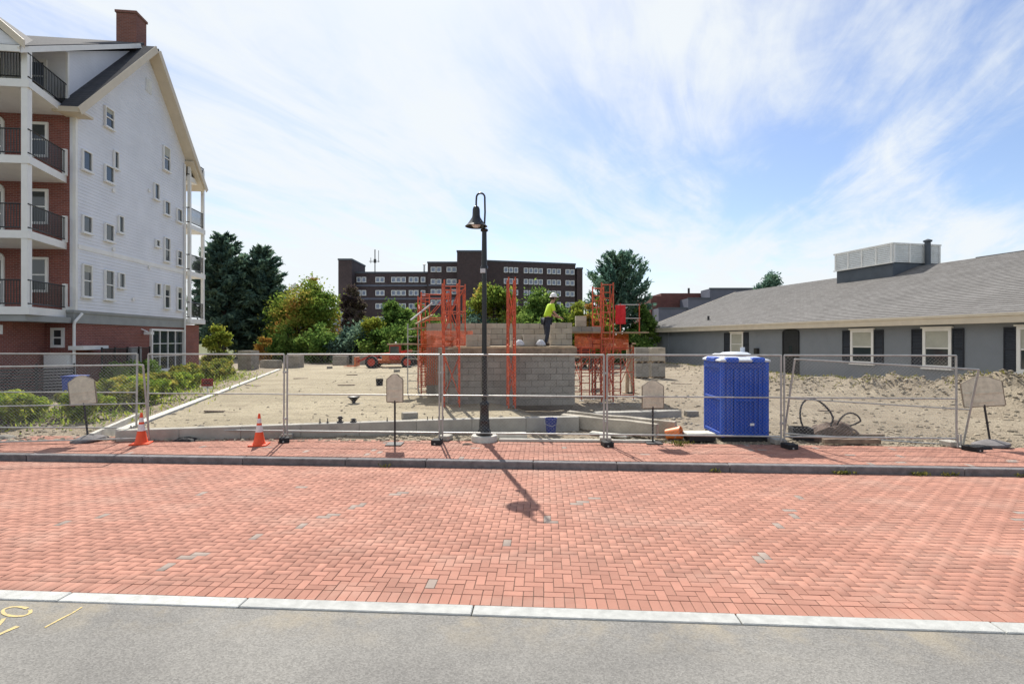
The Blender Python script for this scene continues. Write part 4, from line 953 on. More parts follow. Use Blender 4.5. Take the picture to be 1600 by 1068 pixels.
def pine(name, label, x, y, h, wd, material, seed, n_br=110, leaf=.24, lo=.12, per=60, upang=.35, z0=0, dense=1.0):
    g_ = np.random.default_rng(seed); t = thing(name, label, 'pine tree', (x, y, z0))
    mb = MB(); r0 = .045*wd; mb.tube([(0, 0, -.2), (.1, 0, h*.4), (0, .1, h*.75), (0, 0, h*.98)], [r0, r0*.8, r0*.45, r0*.1], 8); tr = mb.build('trunk', 'bark', t, smooth=True)
    br = MB(); P, D = [], []
    for i in range(n_br):
        f = lo+(1-lo)*(i/n_br)**.9; z = h*f; prof = math.sin(min(1, (1-f)/(1-lo)*1.05+.08)*math.pi*.56)**.8
        L_ = wd/2*prof*g_.uniform(.65, 1.12); az = i*2.399+g_.uniform(-.3, .3); rise = upang*(.2+1.3*f)*L_+g_.uniform(-.08, .1)*L_
        p0 = np.array([0, 0, z]); d = np.array([math.cos(az), math.sin(az), 0]); p1 = p0+d*L_*.55+[0, 0, rise*.3]; p2 = p0+d*L_+[0, 0, rise]
        br.tube([tuple(p0), tuple(p1), tuple(p2)], [r0*.28, r0*.16, r0*.05], 4)
        k = int(per*dense*max(.4, L_/(wd/2))); u = g_.uniform(.22, 1.03, k)[:, None]
        c = (1-u)**2*p0+2*u*(1-u)*p1+u**2*p2; sp = L_*.11*(1.15-u*.5)
        P.append(c+g_.normal(size=(k, 3))*sp*[1, 1, .55]); D.append(np.tile(p2-p0, (k, 1))/L_+[0, 0, .25])
    br.build('branches', 'bark', tr)
    quads('crown', np.concatenate(P), leaf, material, t, seed, up=.2, aspect=2.6, dirs=np.concatenate(D)); return t
def XT(px, Y): return (px-800)/800*Y
# left pines
pine('pine_tree', 'tallest dark pine rising right behind the white house porches', XT(349, 58), 58, 14.2, 7.2, LP, 21, 150, .26, .10, 130)
pine('pine_tree', 'dark pine standing second from the white house, slightly lower', XT(410, 60), 60, 13.1, 6.6, LP, 22, 140, .26, .16, 120)
pine('pine_tree', 'slim dark pine squeezed between the two larger left pines', XT(382, 66), 66, 13.3, 5.0, LP, 27, 110, .26, .2, 100)
tree('maple_tree', 'broad maple turning yellow and orange on top, left of brick block', XT(478, 56), 56, 9.2, 9.4, LM, 23, .30, 9500, zc=.50, zh=.50, clumps=46)
tree('maple_tree', 'slender tree with orange leaf tips behind the broad maple', XT(487, 64), 64, 10.9, 4.2, LO, 43, .28, 2500, zc=.60, zh=.42, clumps=18)
tree('purple_tree', 'dark purple leaved tree in front of the brick stair tower', XT(553, 54), 54, 8.4, 3.6, LPU, 24, .28, 5200, zc=.55, zh=.50, clumps=26)
tree('deciduous_tree', 'bright green round tree right of the purple tree', XT(622, 52), 52, 7.0, 5.4, LG, 25, .28, 6500, zc=.52, zh=.50, clumps=30)
tree('small_tree', 'small yellow green tree between purple tree and green tree', XT(583, 48), 48, 5.1, 3.2, LY, 26, .24, 3200, zc=.5, zh=.5, clumps=20)
tree('deciduous_tree', 'green tree peeping over the orange netting at left', XT(655, 56), 56, 7.2, 3.6, LG, 36, .28, 3600, zc=.52, zh=.50, clumps=20)
# behind the scaffolding
tree('deciduous_tree', 'yellowing tree right behind the street lamp pole', XT(772, 46), 46, 7.9, 5.6, LM, 28, .27, 7500, zc=.58, zh=.42, clumps=34)
tree('deciduous_tree', 'muted green tree behind the standing worker', XT(848, 46), 46, 7.4, 5.2, LG, 29, .27, 6500, zc=.56, zh=.44, clumps=30)
tree('deciduous_tree', 'lime green tree behind the right scaffold platform', XT(915, 42), 42, 6.4, 4.0, LY, 30, .24, 5200, zc=.55, zh=.45, clumps=26)
tree('deciduous_tree', 'narrow orange leaved tree in front of the lime green tree', XT(921, 37), 37, 5.4, 1.9, LO, 31, .2, 1900, zc=.6, zh=.38, clumps=14)
tree('deciduous_tree', 'lime green tree top beside the orange scaffold tower', XT(944, 45), 45, 6.9, 3.0, LY, 37, .24, 3200, zc=.55, zh=.45, clumps=18)
pine('pine_tree', 'spiky blue green pine standing alone beside the grey roof end', XT(966, 50), 50, 10.3, 6.6, LP2, 32, 60, .20, .30, 210, .75, dense=1.0)
tree('deciduous_tree', 'dark green tree against the far brick building', XT(1006, 49), 49, 6.4, 3.2, LG, 38, .25, 4200, zc=.5, zh=.5, clumps=20)
tree('deciduous_tree', 'distant tree top showing over the grey roof ridge', XT(1206, 62), 62, 10.9, 4.6, LP2, 33, .26, 3200, zc=.72, zh=.28, clumps=22)
tree('small_tree', 'small pale green tree beside the rear porches', XT(341, 36), 36, 3.5, 2.3, LY, 34, .16, 3400, zc=.5, zh=.5, clumps=22, z0=.2)
tree('shrub', 'orange leaved bush between block pallet and maple', XT(413, 47), 47, 2.9, 2.0, LO, 35, .18, 1700, zc=.48, zh=.5, clumps=12)
# understorey: row of dark bushes closing the view at the back
back = [(395, 62, 4.2, 6), (450, 52, 4.0, 6), (505, 50, 4.2, 6), (560, 49, 4.0, 6), (612, 47, 4.2, 6), (672, 50, 5.2, 7), (735, 44, 4.8, 6.5), (800, 43, 5.2, 6.5), (862, 42, 4.8, 6.5), (930, 52, 3.0, 8), (985, 47, 3.2, 5), (1010, 60, 4.2, 6)]
back_l = ['behind the dark pine trunks', 'left under the turning maple', 'right under the turning maple', 'under the purple tree', 'under the bright green tree', 'behind the orange netting',
          'left of the lamp pole', 'right of the lamp pole', 'behind the worker', 'behind the right scaffold platform', 'under the spiky pine', 'against the far brick building']
for i, ((px, Y, h, wd), l_) in enumerate(zip(back, back_l)):
    tree('hedge_bush', 'dark green hedge bush '+l_, XT(px, Y), Y, h, wd, LG if i % 3 else LP, 50+i, .26, 3000, 'dark hedge bushes at the back of the site', zc=.48, zh=.52, clumps=22)
# planting bed along the left house
sh = thing  # shrubs
bed = []
r5 = random.Random(5)
ptsb = [(-14.6, 14.6, .95, 1.5), (-13.5, 14.2, .9, 1.4), (-12.35, 14.75, .85, 1.25), (-14.3, 13.5, .8, 1.6), (-13.6, 16.0, .9, 1.3)]
for k in range(13):
    f = k/12; ptsb.append((-12.9-5.0*f+r5.uniform(-.3, .3), 16.8+15*f, 0.75+.35*r5.random(), 1.4+.4*r5.random()))
labs = ['bright yellow green shrub, large and second from the left frame edge', 'bright yellow green shrub in the middle of the near left clump', 'bright shrub nearest the leftmost tan sign', 'bright shrub cut by the left frame edge', 'shrub just behind the bright near left clump'] + \
       ['shrub number %s along the bed by the white house, counted from the near clump' % w_ for w_ in ('one', 'two', 'three', 'four', 'five', 'six', 'seven', 'eight', 'nine', 'ten', 'eleven', 'twelve', 'thirteen')]
for i, (x, y, h, wd) in enumerate(ptsb):
    t = thing('shrub', labs[i], 'shrub', (x, y, ground_z(x, y)-.02), 0, 'shrubs in the planting bed by the white house')
    g_ = np.random.default_rng(80+i); n = 4200 if i < 5 else 2600
    cl = g_.uniform(-1, 1, (14, 3)); cl[:, 2] = np.abs(cl[:, 2]); c = cl[g_.integers(0, 14, n)]
    q = g_.normal(size=(n, 3)); q /= np.linalg.norm(q, axis=1)[:, None]; q *= (g_.uniform(0, 1, n)**.4)[:, None]
    P = c*[wd*.36, wd*.36, h*.62]+q*[wd*.17, wd*.17, h*.22]+[0, 0, h*.18]
    quads('foliage', P, .065 if i < 5 else .09, LB if i in (0, 1, 2, 3, 6, 9, 10) else LB2, t, i)
    mb = MB()
    for k in range(7): a = k*.9; mb.tube([(0, 0, -.05), (.12*math.cos(a), .12*math.sin(a), h*.3), (wd*.3*math.cos(a), wd*.3*math.sin(a), h*.65)], [.015, .012, .006], 4)
    mb.build('stems', 'bark', t)
Pm, Zm = [], []
for _ in range(3200):
    x, y, h_, w_ = ptsb[r5.randrange(len(ptsb))]; px_, py_ = r5.gauss(x-.1, w_*.42), r5.gauss(y-.1, w_*.5); s_ = r5.uniform(.02, .05); Pm.append((px_, py_, ground_z(px_, py_)+.01)); Zm.append(s_)
rocks('bark_mulch', Pm, Zm, 'bark', 'dark bark mulch under the shrubs by the white house', 'mulch')
# low plants under the screen fence, dark
for i, (s_, m_) in enumerate(((.6, -1.2), (1.9, -1.1), (3.1, -1.2))):
    p = LO_+Vector((-.112, .994, 0))*s_+Vector((-.994, -.112, 0))*m_
    g_ = np.random.default_rng(140+i); n = 1500; q = g_.normal(size=(n, 3)); q /= np.linalg.norm(q, axis=1)[:, None]; q *= (g_.uniform(0, 1, n)**.4)[:, None]
    t = thing('climbing_plant', 'dark leafy plant %s the black wire screen' % ('at the near end of', 'in the middle of', 'at the far end of')[i], 'plant', (p.x, p.y, .2))
    quads('foliage', q*[.55, .55, .65]+[0, 0, .7], .08, LG, t, i); MB().tube([(0, 0, 0), (0, 0, .8)], .02, 5).build('stems', 'bark', t)
P = []; g_ = np.random.default_rng(19)
for _ in range(4200):
    x, y, h_, w_ = ptsb[g_.integers(0, len(ptsb))]; xx, yy = x+g_.normal()*w_*.6+.2, y+g_.normal()*w_*.6; P.append((xx, yy, ground_z(xx, yy)+g_.uniform(0, .22)*abs(g_.normal())))
o = quads('bed_weeds', np.array(P), .05, LB, None, 5, up=0, aspect=3.5, dirs=np.tile([0, 0, 1.0], (len(P), 1))); tag(o, 'scruffy yellow green weeds between the shrubs by the white house', 'weeds', kind='stuff')
P = []
for _ in range(2600):
    t_ = g_.uniform(-2, 30); q_ = 1.2+abs(g_.normal())*.6; p = BO+bw*t_-bn*q_; P.append((p.x, p.y, ground_z(p.x, p.y)+g_.uniform(0, .10)))
for hx_, hy_ in ((15.2, 20.9), (12.4, 23.9), (17.6, 19.0)):
    for _ in range(200): xx, yy = hx_+g_.normal()*.8, hy_+g_.normal()*.5; P.append((xx, yy, ground_z(xx, yy)+g_.uniform(0, .12)))
o = quads('heap_weeds', np.array(P), .05, LW, None, 6, up=0, aspect=3, dirs=np.tile([0, 0, 1.0], (len(P), 1))); tag(o, 'thin weeds growing on the spoil ridge along the grey building', 'weeds', kind='stuff')
# kerb weeds (nobody could count the blades)
P = []
g_ = np.random.default_rng(9)
for s0, n, w_ in ((5.55, 90, .10), (6.9, 60, .07), (9.0, 170, .22), (-3.1, 20, .05), (3.2, 25, .05), (7.4, 40, .08)):
    for _ in range(n):
        p = S(s0+g_.normal()*w_, 9.88-abs(g_.normal())*.03); P.append((p.x, p.y, .01+g_.uniform(0, .05)))
for s0, n in ((3.05, 160), ):
    for _ in range(n): p = S(s0+g_.normal()*.12, 11.7+g_.normal()*.06); P.append((p.x, p.y, .13+g_.uniform(0, .09)))
o = quads('kerb_weeds', np.array(P), .022, LW, None, 3, up=0, aspect=3, dirs=np.tile([0, 0, 1.0], (len(P), 1))); tag(o, 'short weeds growing in the kerb joint and beside the sidewalk', 'weeds', kind='stuff')

# ------------------------------------------------------------------ block building under construction
WA = Vector((-1.96, 16.0, 0)); wd_ = Vector((1, .10, 0)).normalized(); wa = math.atan2(wd_.y, wd_.x)
cb = thing('block_building', 'unfinished concrete block building behind the street lamp with open top', 'building under construction', (WA.x, WA.y, .40), wa)
blk = MB().box(0, 0, 0, .39, .19, .19).build('concrete_block', 'block', bevel=.004).data
half = MB().box(0, 0, 0, .19, .19, .19).build('concrete_block', 'block', bevel=.004).data
for o in [o for o in C.objects if o.name.startswith('concrete_block') and o.parent is None]: bpy.data.objects.remove(o)
def block_run(parent, x0, y0, ang, n, rows, z0=0.0, me=blk, hf=half, j0=0):
    c, s_ = math.cos(ang), math.sin(ang)
    for r_ in range(rows):
        if (r_+j0) % 2 == 0: items = [(k*.4+.2, me) for k in range(n)]
        else: items = [(.1, hf)]+[(k*.4+.4, me) for k in range(n-1)]+[(n*.4-.1, hf)]
        for u, m_ in items: inst(m_, 'concrete_block', parent, (x0+u*c, y0+u*s_, z0+r_*.2+.005), (0, rng.uniform(-.004, .004), ang))
block_run(cb, 0, .1, 0, 10, 9)
sa_ = math.atan2(GX.y, GX.x)-wa
block_run(cb, .05, .22, sa_, 13, 9)
mb = MB(); mb.b2(.02, 3.98, .03, .17, 0, 1.795); mb.poly([(.06, .25, 0), (.06+5.1*math.cos(sa_), .25+5.1*math.sin(sa_), 0), (.06+5.1*math.cos(sa_)+.1, .25+5.1*math.sin(sa_), 0), (.16, .25, 0)], (0, 0, 1.795)); mb.build('mortar_bed', 'mortar', cb)
mb = MB(); mb.b2(-.12, 4.05, -.06, -.004, 1.58, 1.80); mb.build('timber_ledger', 'oldwood', cb)
mb = MB(); mb.b2(-.05, 4.05, -.02, .22, 1.805, 1.85); mb.build('top_plate', 'plank', cb)
# inner, higher walls in paler block
bt = blk.copy(); bt.materials[0] = M['block_tan']; ht = half.copy(); ht.materials[0] = M['block_tan']
iw = thing('inner_block_wall', 'pale tan block wall rising behind the front wall of the block building', 'wall', (WA.x, WA.y, .40), wa)
block_run(iw, -.9, 3.0, 0, 13, 4, 1.9, bt, ht)
mb = MB(); mb.b2(-.88, 4.28, 2.93, 3.07, 0, 2.69); mb.build('mortar_bed', 'mortar', iw)
MB().b2(-.9, 4.3, 2.89, 3.11, 0, 1.895).build('wall_base', 'block', iw)
# low block stub beyond, right of the worker
iw2 = thing('block_pier', 'tan block pier beside the worker on the block building', 'pier', (1.45, 18.35, 0), wa)
block_run(iw2, -.1, 0, 0, 2, 4, 2.3, bt, ht)
MB().b2(-.1, .7, -.1, .1, 0.3, 2.3).build('pier_base', 'block', iw2)
# scaffold planks behind the front wall, resting on frames
def plankdeck(name, label, p, ang, ln, n, zt, w_=.24):
    t = thing(name, label, 'scaffold deck', p, ang)
    for k in range(n): MB().box(ln/2+rng.uniform(-.05, .05), k*(w_+.01), zt-.05, ln, w_, .05).build('plank', 'plank', t)
    return t
plankdeck('scaffold_deck', 'plank deck behind the front block wall where the worker stands', (-1.9, 16.7, 0), wa, 4.0, 6, 2.27)
for i, xx in enumerate((-1.6, .1, 1.7)):
    mb = MB()
    for yy in (16.75, 18.0): mb.tube([(xx, yy+xx*.1, .4), (xx, yy+xx*.1, 2.2)], .025, 6)
    mb.tube([(xx, 16.7+xx*.1, 2.19), (xx, 18.05+xx*.1, 2.19)], .025, 6)
    tag(mb.build('deck_trestle', 'scaf'), ('orange trestle under the left end of the worker deck', 'orange trestle under the middle of the worker deck', 'orange trestle under the right end of the worker deck')[i], 'trestle')
# block and mortar items on the deck
def pallet(name, label, p, ang, nx_, ny_, nz_, mats='block', sz=(.39, .19, .19), gap=.008, wood=True, group=None, skip=0):
    t = thing(name, label, 'pallet of blocks', p, ang, group); zb = 0
    W_, D_ = nx_*(sz[0]+gap), ny_*(sz[1]+gap)
    if wood:
        mb = MB()
        for k in range(6): mb.box(0, -D_/2+D_*k/5, .10, W_, .1, .02)
        for k in range(3): mb.box(-W_/2+.05+(W_-.1)*k/2, 0, .0, .09, D_, .10)
        mb.build('pallet_base', 'plank', t); zb = .12
    me = MB().box(0, 0, 0, *sz).build('concrete_block', mats, bevel=.006); m_ = me.data; bpy.data.objects.remove(me)
    for k in range(nz_):
        for i in range(nx_):
            for j in range(ny_):
                if 0 < i < nx_-1 and j > 0 and k < nz_-1 and j < ny_-1: continue
                if k == nz_-1 and skip and (i+j) % skip == 0: continue
                inst(m_, 'concrete_block', t, (-W_/2+(i+.5)*(sz[0]+gap), -D_/2+(j+.5)*(sz[1]+gap), zb+k*(sz[2]+.004)), (0, 0, rng.uniform(-.01, .01)))
    return t
pallet('block_stack', 'loose stack of tan blocks on worker deck beside the right scaffold post', (.55, 17.3, 2.27), wa, 3, 2, 2, 'block_tan', wood=False, skip=3)
pallet('block_stack', 'stack of pale blocks on worker deck between lamp pole and netting', (-1.15, 17.2, 2.27), wa, 2, 2, 2, 'block_tan', wood=False)
mb = MB(); mb.lathe([(.12, 0), (.17, .05), (.16, .10), (.10, .18), (.05, .22)], 0, 0, 0, 10); t_ = mb.build('cement_bag', 'wrap', smooth=True); t_.location = (.25, 16.9, 2.27); tag(t_, 'white cement bag slumped on the worker deck near the scaffold post', 'bag')
t2_ = t_.copy(); C.objects.link(t2_); t2_.location = (.95, 16.95, 2.27); t2_['label'] = 'white cement bag on the deck right of the scaffold post'
# concrete slab piece and reclaimed kerbs in front
def bar_stone(name, label, p, q, w_, h_, m_, z, cat='kerb stone'):
    p, q = Vector(p), Vector(q); d = q-p; mb = MB(); n_ = 7
    prof = []
    for k in range(n_+1):
        c = p+d*k/n_; prof.append(c)
    nn = Vector((-d.y, d.x, 0)).normalized(); vs, fs = [], []
    for k, c in enumerate(prof):
        for a, b in ((-1, 0), (1, 0), (1, 1), (-1, 1)):
            j = rng.uniform(.93, 1.05); vs.append((c.x+nn.x*a*w_/2*j, c.y+nn.y*a*w_/2*j, z+b*h_*rng.uniform(.95, 1.03)))
    for k in range(n_):
        for a in range(4): fs.append((k*4+a, k*4+(a+1) % 4, (k+1)*4+(a+1) % 4, (k+1)*4+a))
    fs += [(0, 1, 2, 3), tuple(n_*4+a for a in (3, 2, 1, 0))]
    return tag(mb.raw(vs, fs).build(name, m_, bevel=.01), label, cat)
bar_stone('granite_kerb_stone', 'long granite kerb stone laid nearest the sidewalk, running up from the tan middle right sign', (1.35, 13.75, 0), (3.45, 12.15, 0), .17, .34, 'kerb_tan', .17)
bar_stone('granite_kerb_stone', 'long granite kerb stone laid just behind the nearest one', (1.55, 14.15, 0), (3.95, 12.35, 0), .17, .36, 'kerb_tan', .17)
bar_stone('granite_kerb_stone', 'long granite kerb stone laid farthest from the sidewalk in the row', (1.9, 14.6, 0), (3.4, 13.5, 0), .16, .26, 'granite_dark', .17)
bar_stone('granite_kerb_stone', 'flat pale stone slab lying on the dirt right of the blue pail', (1.95, 12.7, 0), (2.75, 12.2, 0), .2, .06, 'conc_light', .16, 'stone slab')
bar_stone('edging_board', 'long pale edging board lying along the sidewalk right of the lamp', (-.3, 11.98, 0), (3.3, 11.80, 0), .10, .06, 'conc_light', .125, 'edging')
bar_stone('stone_slab', 'broken pale concrete slab beside the lamp footing', (-.35, 12.25, 0), (.35, 12.3, 0), .22, .14, 'conc_light', .12, 'stone slab')
bar_stone('concrete_beam', 'low concrete beam on the dirt behind the tan middle right sign', (2.4, 14.9, 0), (5.0, 15.3, 0), .3, .22, 'concrete', .17, 'concrete beam')

# ------------------------------------------------------------------ scaffolding
def frame_mesh(w_=1.0, h=2.0):
    mb = MB(); r_ = .025
    mb.tube([(0, 0, 0), (0, 0, h)], r_, 6); mb.tube([(w_, 0, 0), (w_, 0, h)], r_, 6)
    for z in (.12, h*.5, h-.08): mb.tube([(0, 0, z), (w_, 0, z)], r_*.8, 6)
    for z in (.35, .6, .85, 1.3, 1.55, 1.75): mb.tube([(0, 0, z), (.3, 0, z)], r_*.7, 5)
    mb.tube([(.3, 0, .12), (.3, 0, h-.08)], r_*.8, 6); mb.tube([(.3, 0, h*.5), (w_, 0, h-.1)], r_*.7, 5)
    o = mb.build('frame', 'scaf'); me = o.data; bpy.data.objects.remove(o); return me
FM = {}
def tower(name, label, p, ang, wid, dep, levels, h=2.0, base_z=0.40, brace=True, extra=True):
    t = thing(name, label, 'scaffold tower', (p[0], p[1], base_z), ang)
    if (wid, h) not in FM: FM[(wid, h)] = frame_mesh(wid, h)
    for l_ in range(levels):
        for y_ in (0, dep): inst(FM[(wid, h)], 'frame', t, (0, y_, l_*h+.05))
        if brace:
            for x_ in (0, wid):
                MB().tube([(x_+.03, 0, l_*h+.4), (x_+.03, dep, l_*h+h-.3)], .016, 5).build('brace', 'scaf', t); MB().tube([(x_-.03, dep, l_*h+.4), (x_-.03, 0, l_*h+h-.3)], .016, 5).build('brace', 'scaf', t)
    mb = MB()
    for x_ in (0, wid):
        for y_ in (0, dep): mb.box(x_, y_, 0, .14, .14, .012); mb.tube([(x_, y_, 0), (x_, y_, .1)], .016, 6)
    mb.build('base_plate', 'galv', t)
    return t
# edge-on tower in front of the wall (x ~ 797)
tower('scaffold_tower', 'orange scaffold tower right of the lamp pole against the block wall', (-.10, 15.2, 0), R(94), .75, -.20, 2, 1.95)
tower('scaffold_tower', 'tall orange scaffold tower at the left corner of the block building', (-2.02, 15.3, 0), R(100), 1.1, -.45, 2, 1.92)
tower('scaffold_tower', 'orange scaffold tower left of the tall corner tower, along the side wall', (-3.35, 18.9, 0), R(14), 1.0, 1.9, 2, 1.9)
tower('scaffold_tower', 'orange scaffold tower behind the corner tower inside the block walls', (-2.45, 18.0, 0), R(8), .8, 1.6, 2, 1.95, .5)
tower('scaffold_tower', 'orange ladder-like scaffold tower rising above the right platform', (3.15, 18.0, 0), R(5), .42, 1.3, 2, 2.1, .25)
tower('scaffold_tower', 'low orange scaffold frames under the left of the right platform', (2.55, 18.8, 0), R(5), .9, 1.6, 1, 1.95, .25)
tower('scaffold_tower', 'low orange scaffold frames under the right of the right platform', (3.75, 19.1, 0), R(5), .8, 1.6, 1, 1.95, .25)
plankdeck('scaffold_deck', 'plank platform between the right scaffold frames holding blocks', (2.1, 18.6, 0), R(5), 2.9, 6, 2.78)
plankdeck('scaffold_deck', 'lower plank platform of the right scaffold', (2.2, 18.9, 0), R(5), 2.5, 3, 1.85)
plankdeck('scaffold_deck', 'plank platform on the left scaffold above the orange netting', (-3.6, 18.9, 0), R(14), 2.6, 5, 2.95)
plankdeck('scaffold_deck', 'plank jutting from the left scaffold beside the netting', (-4.3, 18.2, 0), R(40), 1.8, 2, 2.35)
pallet('block_stack', 'grey blocks stacked on the right scaffold platform', (2.75, 19.1, 2.78), R(5), 3, 2, 1, 'block', wood=False)
pallet('block_stack', 'two tan blocks piled highest on the right scaffold platform', (2.55, 19.0, 2.98), R(5), 1, 1, 2, 'block_tan', wood=False)
# guard rail on right platform
t = thing('guard_rail', 'thin steel guard rail frame at the right end of the scaffold platform', 'guard rail', (4.0, 18.9, 2.78), R(5))
mb = MB()
for x_ in (0, .72): mb.tube([(x_, 0, -.1), (x_, 0, 1.05)], .02, 6)
mb.build('post', 'scaf', t)
mb = MB()
for z in (.5, 1.0): mb.tube([(-.1, 0, z), (.76, 0, z)], .018, 6)
mb.build('rail', 'wire', t)
# red cloth
g2 = MB(); vs, fs = [], []
for i in range(9):
    for j in range(9):
        vs.append((j*.045-.18, .03*math.sin(j*1.7+i*.4)+.02*math.sin(i*1.3), -.085*i))
fs = [(i*9+j, i*9+j+1, (i+1)*9+j+1, (i+1)*9+j) for i in range(8) for j in range(8)]
o = g2.raw(vs, fs).build('red_cloth', 'redcloth', smooth=True); o.location = (3.86, 18.2, 3.72)
sm = o.modifiers.new('thick', 'SOLIDIFY'); sm.thickness = .012; tag(o, 'red jacket-like cloth hung from the right scaffold tower', 'cloth')
# orange debris netting
def netting(name, label, p, ang, wid, h, pitch=.04):
    mb = MB()
    nx_, nz_ = int(wid/pitch), int(h/pitch)
    f_ = lambda x, z: (x, .04*math.sin(x*4+z*3)+.02*math.sin(z*9), z)
    for i in range(nx_+1): mb.tube([f_(i*pitch, h*k/5) for k in range(6)], .0115, 3, cap=False)
    for j in range(nz_+1): mb.tube([f_(wid*k/8, j*pitch) for k in range(9)], .0115, 3, cap=False)
    o = mb.build(name, 'netting'); o.location = p; o.rotation_euler = (0, 0, ang); return tag(o, label, 'safety netting')
netting('safety_netting', 'orange safety netting across the left scaffold above the block corner', (-3.1, 17.6, 2.25), R(5), 1.75, .55)
netting('safety_netting', 'orange safety netting hanging lower down the left scaffold side', (-3.25, 17.9, .9), R(30), .75, 1.35, .07)
netting('safety_netting', 'orange safety netting under the left half of the right platform', (2.45, 19.9, 2.2), R(5), 1.0, .52)
netting('safety_netting', 'orange safety netting under the right half of the right platform', (3.6, 19.95, 2.1), R(5), .95, .62)
pallet('brick_cube', 'cube of dark red bricks behind the right scaffold, left one', (2.75, 21.5, 1.72), R(5), 4, 3, 4, 'brick_far2', (.2, .1, .12), wood=False)
t = thing('shoring_frame', 'dark steel bench holding the brick cube behind the right scaffold', 'trestle', (2.75, 21.5, 0), R(5))
MB().b2(-.8, .8, -.4, .4, 1.64, 1.72).build('top', 'iron', t)
for x_ in (-.7, .7):
    for y_ in (-.3, .3): MB().tube([(x_, y_, .2), (x_, y_, 1.64)], .03, 6).build('leg', 'iron', t)
# diagonal outrigger planks at the upper left of the scaffold
for i, (a_, b_, m_, l_) in enumerate((((642, 500), (676, 473), 'wire', 'upper pale plank sloping down left off the left scaffold'), ((650, 506), (676, 492), 'plank', 'lower tan plank sloping down left off the left scaffold'))):
    p, q = atY(*a_, 18.5), atY(*b_, 18.8); mb = MB(); d = q-p; mb.box(0, 0, -.02, d.length, .22, .045); o = mb.build('sloping_plank', m_); o.location = (p+q)/2; o.rotation_euler = d.to_track_quat('X', 'Z').to_euler(); tag(o, l_, 'plank')
t = thing('ladder', 'pale aluminium ladder end standing left of the scaffolding', 'ladder', (-3.95, 19.4, .4), R(10))
for x_ in (0, .4): MB().box(x_, 0, 0, .04, .07, 2.7, rx=R(-4)).build('rail', 'galv', t)
for k in range(9):
    MB().tube([(0, -.1+.02*k, .25+.28*k), (.4, -.1+.02*k, .25+.28*k)], .015, 6).build('rung', 'galv', t)

# telehandler, parked far back
th = thing('telehandler', 'orange telehandler with red wheels parked left of the block building', 'telehandler', (-8.95, 38.0, .40), R(4))
mb = MB(); mb.b2(-1.25, 1.35, -.55, .55, .35, .62); mb.b2(-.55, 1.0, -.8, .1, .5, 1.05); mb.build('chassis', 'teleorange', th, bevel=.03)
mb = MB(); mb.b2(.0, .75, -.95, -.15, .6, 1.7); mb.build('cab', 'telered', th, bevel=.05)
mb = MB(); mb.b2(.06, .69, -.97, -.95, 1.05, 1.6); mb.b2(-.02, .0, -.88, -.22, 1.05, 1.6); mb.build('cab_window', 'glass', th)
mb = MB(); mb.b2(-.06, .8, -1.0, -.1, 1.7, 1.78); mb.build('cab_roof', 'plank', th)
d = MB(); d.tube([(1.5, .25, 1.25), (-1.7, .25, .85)], .14, 4); d.tube([(-1.6, .25, .86), (-2.5, .25, .45)], .11, 4); d.build('boom', 'telered', th)
d = MB(); d.b2(-2.6, -2.5, -.5, .9, .1, .8); d.b2(-3.4, -2.6, -.3, -.2, .1, .15); d.b2(-3.4, -2.6, .6, .7, .1, .15); d.build('fork_carriage', 'teleorange', th)
d = MB(); d.lathe([(.02, 0), (.06, .02), (.06, .12), (.01, .15)], .4, -.5, 1.78, 8); d.build('beacon', 'white', th)
for x_ in (-1.25, 1.3):
    for y_ in (-.95, .95):
        w_ = MB(); w_.tube([(x_, y_-.17, .45), (x_, y_+.17, .45)], .45, 20); wo_ = w_.build('wheel', 'rubber', th)
        w_ = MB(); w_.tube([(x_, y_-.18, .45), (x_, y_+.18, .45)], .27, 14); w_.build('rim', 'telered', wo_)

# pallets at the back
pallet('block_pallet', 'tall grey block pallet at the far end of the white side foundation', (-19.3, 37.5, .2), R(-16), 3, 4, 7)
pallet('block_pallet', 'low grey block pallet right of the tall far pallet', (-18.6, 39.5, .2), R(-14), 4, 3, 3)
pallet('block_pallet', 'grey block pallet in front of the dark hedge, left of the long block row', (-16.6, 39.0, .2), R(-8), 3, 4, 5)
for i, (x_, l_) in enumerate(((-14.2, 'grey block pallet at the left end of the long far row'), (-12.6, 'grey block pallet second in the long far row'), (-11.0, 'grey block pallet third in the long far row'), (-9.4, 'grey block pallet right end of the long far row, behind the telehandler'))):
    pallet('block_pallet', l_, (x_, 42.5, .25), R(-3+i*2), 3, 3, 4, group='pallets in the long far row')
pallet('block_pallet', 'grey block pallet, lower left of the four by the grey building', (7.5, 30.0, .22), R(5), 2, 4, 4)
pallet('block_pallet', 'grey block pallet, lower right of the four by the grey building', (8.52, 30.2, .22), R(2), 2, 4, 4)
pallet('block_pallet', 'grey block pallet stacked on the lower left one by the grey building', (7.5, 30.0, 1.13), R(4), 2, 4, 4)
pallet('block_pallet', 'grey block pallet stacked on the lower right one by the grey building', (8.52, 30.2, 1.13), R(3), 2, 4, 4, 'block_tan')
# timber shores in tan near the right scaffold
for i, (px, lean) in enumerate(((981, 2), (987, -3))):
    p = Vector(((px-800)/800*21, 21, .3)); mb = MB(); mb.box(0, 0, 0, .14, .14, 2.0, ry=R(lean)); mb.box(0, 0, 2.0, .3, .2, .06); mb.box(0, 0, -.02, .4, .3, .05)
    o = mb.build('timber_shore', 'plank'); o.location = p; tag(o, ('yellow tan timber shore just right of the right scaffold', 'second timber shore leaning beside the first near the pallets')[i], 'timber shore')
